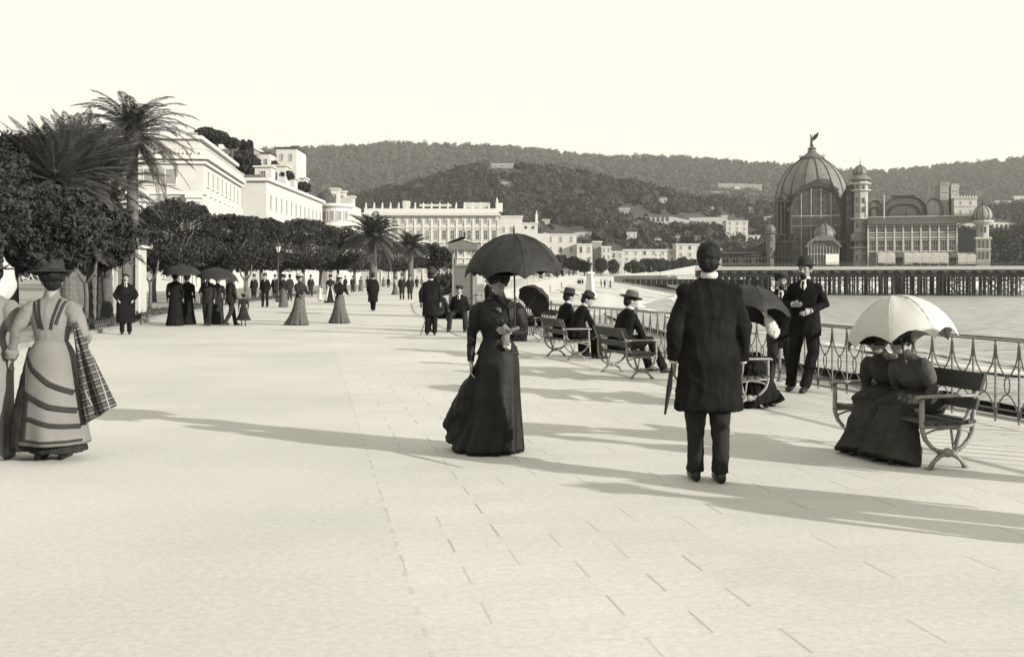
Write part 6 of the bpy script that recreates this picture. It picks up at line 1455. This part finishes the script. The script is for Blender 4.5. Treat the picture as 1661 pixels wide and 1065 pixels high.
# ---- seated ladies at right
def on_bench(Bc, rz, lx, ly): R = Matrix.Rotation(rz, 3, 'Z'); return Bc + R @ Vector((lx, ly, 0))
p = lady(on_bench(B_R, RA, .16, .26), 128, 'seated lady in a dark dress bent forward, holding the white parasol', M('soft_dark_grey', .034, .35, 5, .95, .15, 40, spec=.08), near=True, seated=True, H=1.46, lean=.58, pitch=-.1, vox=.011, arms={'R': ((.24, .10, 1.16), (.10, .30, 1.12)), 'L': ((-.22, .12, 1.12), (-.10, .30, 1.00))}, hat='lady')
p = lady(on_bench(B_R, RA, .18, -.12), 118, 'second seated lady in a grey jacket beside the lady with the white parasol', M('soft_dark_grey', .034), M('grey_jacket', .055, .25, 8, .95, .12, 50), near=True, seated=True, H=1.46, lean=.50, pitch=-.05, side=.12, vox=.011, arms={'R': ((.25, .06, 1.14), (.14, .28, 1.02)), 'L': ((-.24, .08, 1.13), (-.12, .28, 1.02))}, hat='lady', hatm=felt_b)
# ---- men leaning on the rail
p = man(AT(1306, 14.0), 150, 'man in a bowler hat and dark suit leaning on the railing, hands before him', cloth_black, hem=.74, H=1.74, near=True, eyes=True, vox=.013, w=1.05, yaw=-.1, arms={'R': ((.27, .04, 1.16), (.10, .22, 1.16)), 'L': ((-.27, .02, 1.16), (-.13, .22, 1.08))}, legs={'L': ((-.14, .14, .52), (-.06, .26, .09)), 'R': ((.12, .10, .50), (.16, .12, .09))})
p = man(AT(1266, 14.5), 168, 'shorter young man in a dark coat standing beside the man in the bowler hat', cloth_black, cloth_dark, hem=.60, H=1.58, hat='cap', near=True, eyes=True, vox=.013, lean=.08, yaw=.2, arms={'R': ((.25, .02, 1.14), (.16, .22, 1.05)), 'L': ((-.25, .02, 1.14), (-.16, .2, 1.10))}, legs={'L': ((-.12, .06, .50), (-.16, .10, .09)), 'R': ((.12, .10, .50), (.18, .24, .09))})
# ---- seated on the benches facing the sea
A_S = -90 + math.degrees(RA)
man(on_bench(B_3, RA, .02, .32), A_S + 8, 'man in a dark jacket and wide soft felt hat seated alone on the middle bench', cloth_black, hem=.8, hat='felt', hatm=felt_b, near=True, seated=True, H=1.74, lean=.34, pitch=-.1, vox=.013, w=1.2, yaw=-.3, arms={'R': ((.26, .16, 1.18), (.18, .36, 1.02)), 'L': ((-.28, .06, 1.16), (-.2, .30, 1.05))}, legs={'L': ((-.12, .46, .50), (-.14, .62, .09)), 'R': ((.16, .46, .52), (.18, .70, .09))})
man(on_bench(B_2, RA, .02, .36), A_S, 'man in a felt hat seated at the far end of the second bench', cloth_black, hem=.8, hat='felt', near=False, seated=True, H=1.74, lean=.27, pitch=-.1, vox=.015, w=1.22, yaw=.2)
man(on_bench(B_2, RA, .08, -.22), A_S, 'man in a bowler hat leaning forward at the near end of the second bench', cloth_black, hem=.8, hat='bowler', near=False, seated=True, H=1.70, lean=.42, vox=.015, w=1.05, yaw=-.5, arms={'R': ((.26, .22, 1.18), (.12, .36, 1.05)), 'L': ((-.24, .2, 1.14), (-.1, .34, 1.04))})
p = lady(on_bench(B_F, RA, .02, .0), A_S - 60, 'seated lady with a big white bow, half hidden behind the man in the frock coat', cloth_black, near=True, seated=True, H=1.62, lean=.1, vox=.013, hat='lady', arms={'R': ((.24, .05, 1.14), (.12, .24, 1.25)), 'L': ((-.24, .05, 1.14), (-.16, .25, 1.04))})
bm = NB(); c = Vector(((1236 - CX) / F * 12.0, 12.05, 0)); 
tube(bm, [(0, 0, 1.28), (.02, 0, 1.16), (.06, .01, 1.06)], [(.015, .02), (.045, .03), (.02, .02)], 10); tube(bm, [(.06, 0, 1.06), (.10, 0, .98), (.16, 0, .86), (.14, 0, .82)], [(.03, .03), (.065, .04), (.07, .04), (.03, .03)], 12)
me = remesh(bm, .012, 2, (.015, 14, 9)); o = link('white_shawl', me, cloth_white, None, True); o.location = c; o.parent = p.o
bpy.context.view_layer.update(); o.matrix_parent_inverse = p.o.matrix_world.inverted()
p = lady(on_bench(B_5, RA, -.02, -.1), 90, 'distant seated lady in dark clothes beside the tilted black parasol', cloth_dark, seated=True, H=1.6, lean=.1, vox=.016, hat='lady')
# ---- gentleman with a cane and the seated pair near the kiosk
d = 27.6; p = man(AT(699, d), 4, 'man in a top hat and long black coat with a cane, alone before the kiosk', cloth_black, hem=.52, hat='top', H=1.70, vox=.015, w=1.15, arms={'L': ((-.28, -.02, 1.13), (-.27, .02, .88))})
bm = NB(); tube(bm, [(.12, .0, .80), (0, 0, .40), (-.12, -.05, .02)], [.016, .013, .011], 6); tube(bm, [(.12, 0, .80), (.16, 0, .83), (.18, 0, .79)], .013, 6); q = AT(690, d - .05); o = bobj('walking_cane', bm, wood_dark, None, True); o.location = q; tag(o, 'thin cane held by the man in the top hat before the kiosk', 'cane')
q = B_6
man(Vector((q.x + .28, q.y - .02, 0)), 172, 'man in a dark cap seated facing the view in front of the kiosk', cloth_black, cloth_dark, hem=.8, hat='cap', seated=True, H=1.74, lean=.05, vox=.016, w=1.15, legs={'L': ((-.22, .40, .50), (-.25, .46, .09)), 'R': ((.18, .42, .50), (.22, .46, .09))})
man(Vector((q.x - .26, q.y + .1, 0)), 150, 'second seated man left of the man in the dark cap', cloth_dark, hem=.8, hat='felt', seated=True, H=1.66, lean=.15, vox=.018)
# ---- strollers further away
def g(px, py): return G(px, py)
man(g(204, 542), -160, 'stout person in a long dark cloak standing alone by the street lamp', cloth_black, cloth_black, hem=.34, hat=None, H=1.62, vox=.018, w=1.30, arms={'R': ((.30, -.02, 1.13), (.20, .18, .98)), 'L': ((-.30, -.02, 1.13), (-.2, .18, .98))})
lady(g(284, 528), 12, 'left one of two ladies in black walking close together', cloth_black, H=1.66, vox=.018, hem=(.30, .30), w=1.25)
lady(g(304, 526), -8, 'right one of two ladies in black walking close together', cloth_black, H=1.62, vox=.018, hem=(.30, .30), w=1.2, seed=2)
man(g(337, 528), 175, 'man in a dark waistcoat walking under the parasol of the left group', cloth_dark, hem=.76, hat='cap', H=1.62, vox=.018, arms={'R': ((.26, .02, 1.15), (.16, .25, 1.1))}, legs={'L': ((-.10, .1, .5), (-.10, .12, .09)), 'R': ((.1, .0, .5), (.12, -.14, .11))})
lady(g(353, 526), 178, 'woman in dark dress in the middle of the left group', cloth_dark, H=1.55, vox=.018, hem=(.25, .25), hat='lady', hatm=felt_b)
p = man(g(374, 528), -35, 'youth in a dark jacket striding, carrying a white bundle at his shoulder', cloth_dark, hem=.80, hat='cap', H=1.60, vox=.018, legs={'L': ((-.10, .2, .52), (-.10, .30, .09)), 'R': ((.1, -.06, .5), (.12, -.34, .13))}, arms={'L': ((-.26, .1, 1.2), (-.16, .22, 1.40))})
bm = NB(); ball(bm, (-.22, .12, 1.48), (.12, .12, .17), 10, 8); o = p.fin('bundle', remesh(bm, .02, 1, (.03, 8, 8)), cloth_white)
p = lady(g(395, 528), 20, 'small girl in a flared dark dress at the right of the left group', cloth_dark, H=1.02, vox=.018, hem=(.40, .40), hat='flower', hatm=felt_b, z0=.30)
man(g(430, 498), 175, 'man in a dark suit walking beside a lady before the clipped trees', cloth_black, hem=.78, hat='bowler', H=1.72, vox=.022, w=1.1, legs={'L': ((-.13, .05, .5), (-.14, .08, .09)), 'R': ((.13, .0, .5), (.14, -.04, .09))})
lady(g(460, 498), 165, 'lady with pale sleeves and dark skirt walking beside the man in the dark suit', cloth_mid, cloth_dark, H=1.66, vox=.022, hem=(.27, .27), w=1.2)
lady(g(486, 527), -120, 'lady in a grey dress with a wide billowing skirt, left of the strolling women', M('mid_grey_dress', .075, .3, 7, .95, .12, 50), cloth_dark, H=1.62, vox=.018, hem=(.36, .48), shift=(0, -.14), amp=.09, hat='flower', hatm=straw, arms={'R': ((.24, .1, 1.15), (.14, .3, 1.05)), 'L': ((-.24, .1, 1.15), (-.14, .3, 1.05))})
p = lady(g(536, 491), 185, 'nursemaid in a dark dress with long white apron strings', cloth_dark, H=1.68, vox=.02, hem=(.42, .36), hat='lady')
bm = NB(); [tube(bm, [(q * .08, .17, 1.05), (q * .17, .26, .6), (q * .27, .36, .12)], [(.03, .015), (.05, .015), (.06, .015)], 8, up=(1, 0, 0)) for q in (-1, 1)]; p.raw('apron', bm, cloth_white)
lady(g(519, 489), 170, 'small child in white beside the nursemaid', cloth_white, H=1.05, vox=.02, hem=(.30, .30), hat='straw', hatm=straw, z0=.25)
lady(g(551, 524), -130, 'lady in a grey skirt, dark jacket and white hat, walking right', M('mid_grey_dress', .085), cloth_black, H=1.58, vox=.018, hem=(.34, .46), shift=(.02, .02), amp=.09, hat='flower', hatm=cloth_white, arms={'R': ((.24, .1, 1.15), (.16, .3, 1.05)), 'L': ((-.24, .1, 1.15), (-.16, .3, 1.05))})
man(g(605, 504), 5, 'person in a long dark overcoat walking alone in the middle distance', cloth_black, hem=.42, hat='bowler', H=1.72, vox=.022, w=1.15, legs={'L': ((-.08, .05, .5), (-.04, .12, .09)), 'R': ((.08, .0, .5), (.05, -.1, .09))})
lady(g(641, 478), 120, 'lady with a pale shawl at the left of the distant trio', cloth_mid, cloth_white, H=1.58, vox=.03, hem=(.5, .4))
man(g(652, 486), 175, 'middle man of the distant trio in a long coat', cloth_dark, hem=.5, hat='top', H=1.75, vox=.03)
man(g(665, 486), -175, 'right man of the distant trio in a long coat', cloth_dark, hem=.5, hat='bowler', H=1.70, vox=.03)
man(AT(792, 31), 100, 'dark figure leaning at the railing behind the lady in black', cloth_black, hem=.5, hat='bowler', H=1.55, vox=.02)
# people resting under the clipped trees and distant crowd: copies of a few simple figures
def tree_copy(src, loc, rz, label, group, sc_=1.):
    c = src.o.copy(); COL.objects.link(c); c.location = loc; c.rotation_euler = (0, 0, math.radians(rz)); c.scale = (sc_,) * 3; c['label'] = label; c['group'] = group
    for ch in src.o.children: x = ch.copy(); COL.objects.link(x); x.parent = c
    return c
m0 = man(g(572, 474), 170, 'dark suited man standing at the kerb under the farthest clipped trees', cloth_dark, hem=.6, H=1.72, vox=.035, group='small strollers under the trees')
l0 = lady(g(585, 472), 160, 'lady in mid grey standing at the kerb under the farthest clipped trees', cloth_mid, H=1.62, vox=.035, group='small strollers under the trees')
for i, (px, d, rz, k, lab) in enumerate(((560, 112, 150, 0, 'dark stroller under the trees left of the standing pair'), (548, 104, 20, 1, 'grey stroller under the trees, right of the nursemaid'), (574, 128, 60, 1, 'pale stroller in the far shade behind the standing pair'), (504, 84, 200, 0, 'dark stroller behind the small child in white'), (596, 150, 10, 0, 'dark stroller left of the man in the overcoat'), (622, 165, 180, 1, 'grey stroller between the overcoat man and the distant trio'), (630, 150, 175, 0, 'dark stroller just left of the distant trio'), (676, 140, 170, 0, 'dark stroller right of the distant trio'), (684, 160, 10, 1, 'grey stroller left of the man in the top hat'), (412, 66, 160, 0, 'dark figure under the trees left of the suited man'), (470, 70, 30, 0, 'dark figure behind the lady with pale sleeves'), (446, 72, 170, 0, 'dark figure between the suited man and the lady with pale sleeves'))):
    tree_copy(m0 if k == 0 else l0, AT(px, d), rz, lab, 'small strollers under the trees')
def qz(px, d): q = AT(px, d); q.z = land_z(q.x, q.y); return q
for i in range(30):
    px = 872 + i * 2.9 + random.uniform(-1, 1) if i < 18 else 990 + (i - 18) * 11 + random.uniform(-4, 4); d = 190 + (px - 872) * 1.2 if i < 18 else 345 + (px - 990) * .28
    q = AT(px, d); 
    if i < 18: q.x = rail_x(q.y) - 1.6 - random.random() * 2; q.z = land_z(q.x, q.y)
    else: q = AT(px, d + 8); q.z = ZH(lerp(446, 431, min(1, (px - 990) / 135.)), d)
    tree_copy(m0 if i % 3 else l0, q, random.uniform(0, 360), 'tiny figure in the crowd strolling along the far quay', 'crowd strolling along the far quay')
for i, (px, d, k) in enumerate(((938, 235, 0), (941, 236, 0), (945, 238, 0), (975, 225, 0), (981, 226, 0), (990, 222, 1))):
    q = AT(px, d); q.z = beach_top(q.y) * .8 - .6; tree_copy(m0 if k == 0 else l0, q, random.uniform(0, 360), 'tiny dark figure standing on the beach near the white pedestal', 'figures on the beach by the pedestal')
# strollers just outside the frame whose long shadows cross the foreground
man(Vector((4.85, 5.45, 0)), 20, 'man in a dark coat just beyond the right edge of the view', cloth_black, hem=.5, H=1.72, vox=.02)
lady(Vector((5.0, 4.85, 0)), 40, 'lady in grey just beyond the right edge of the view', cloth_mid, H=1.62, vox=.02)
man(Vector((5.05, 7.05, 0)), 200, 'man in grey just beyond the right edge near the railing', cloth_dark, hem=.6, H=1.70, vox=.02)
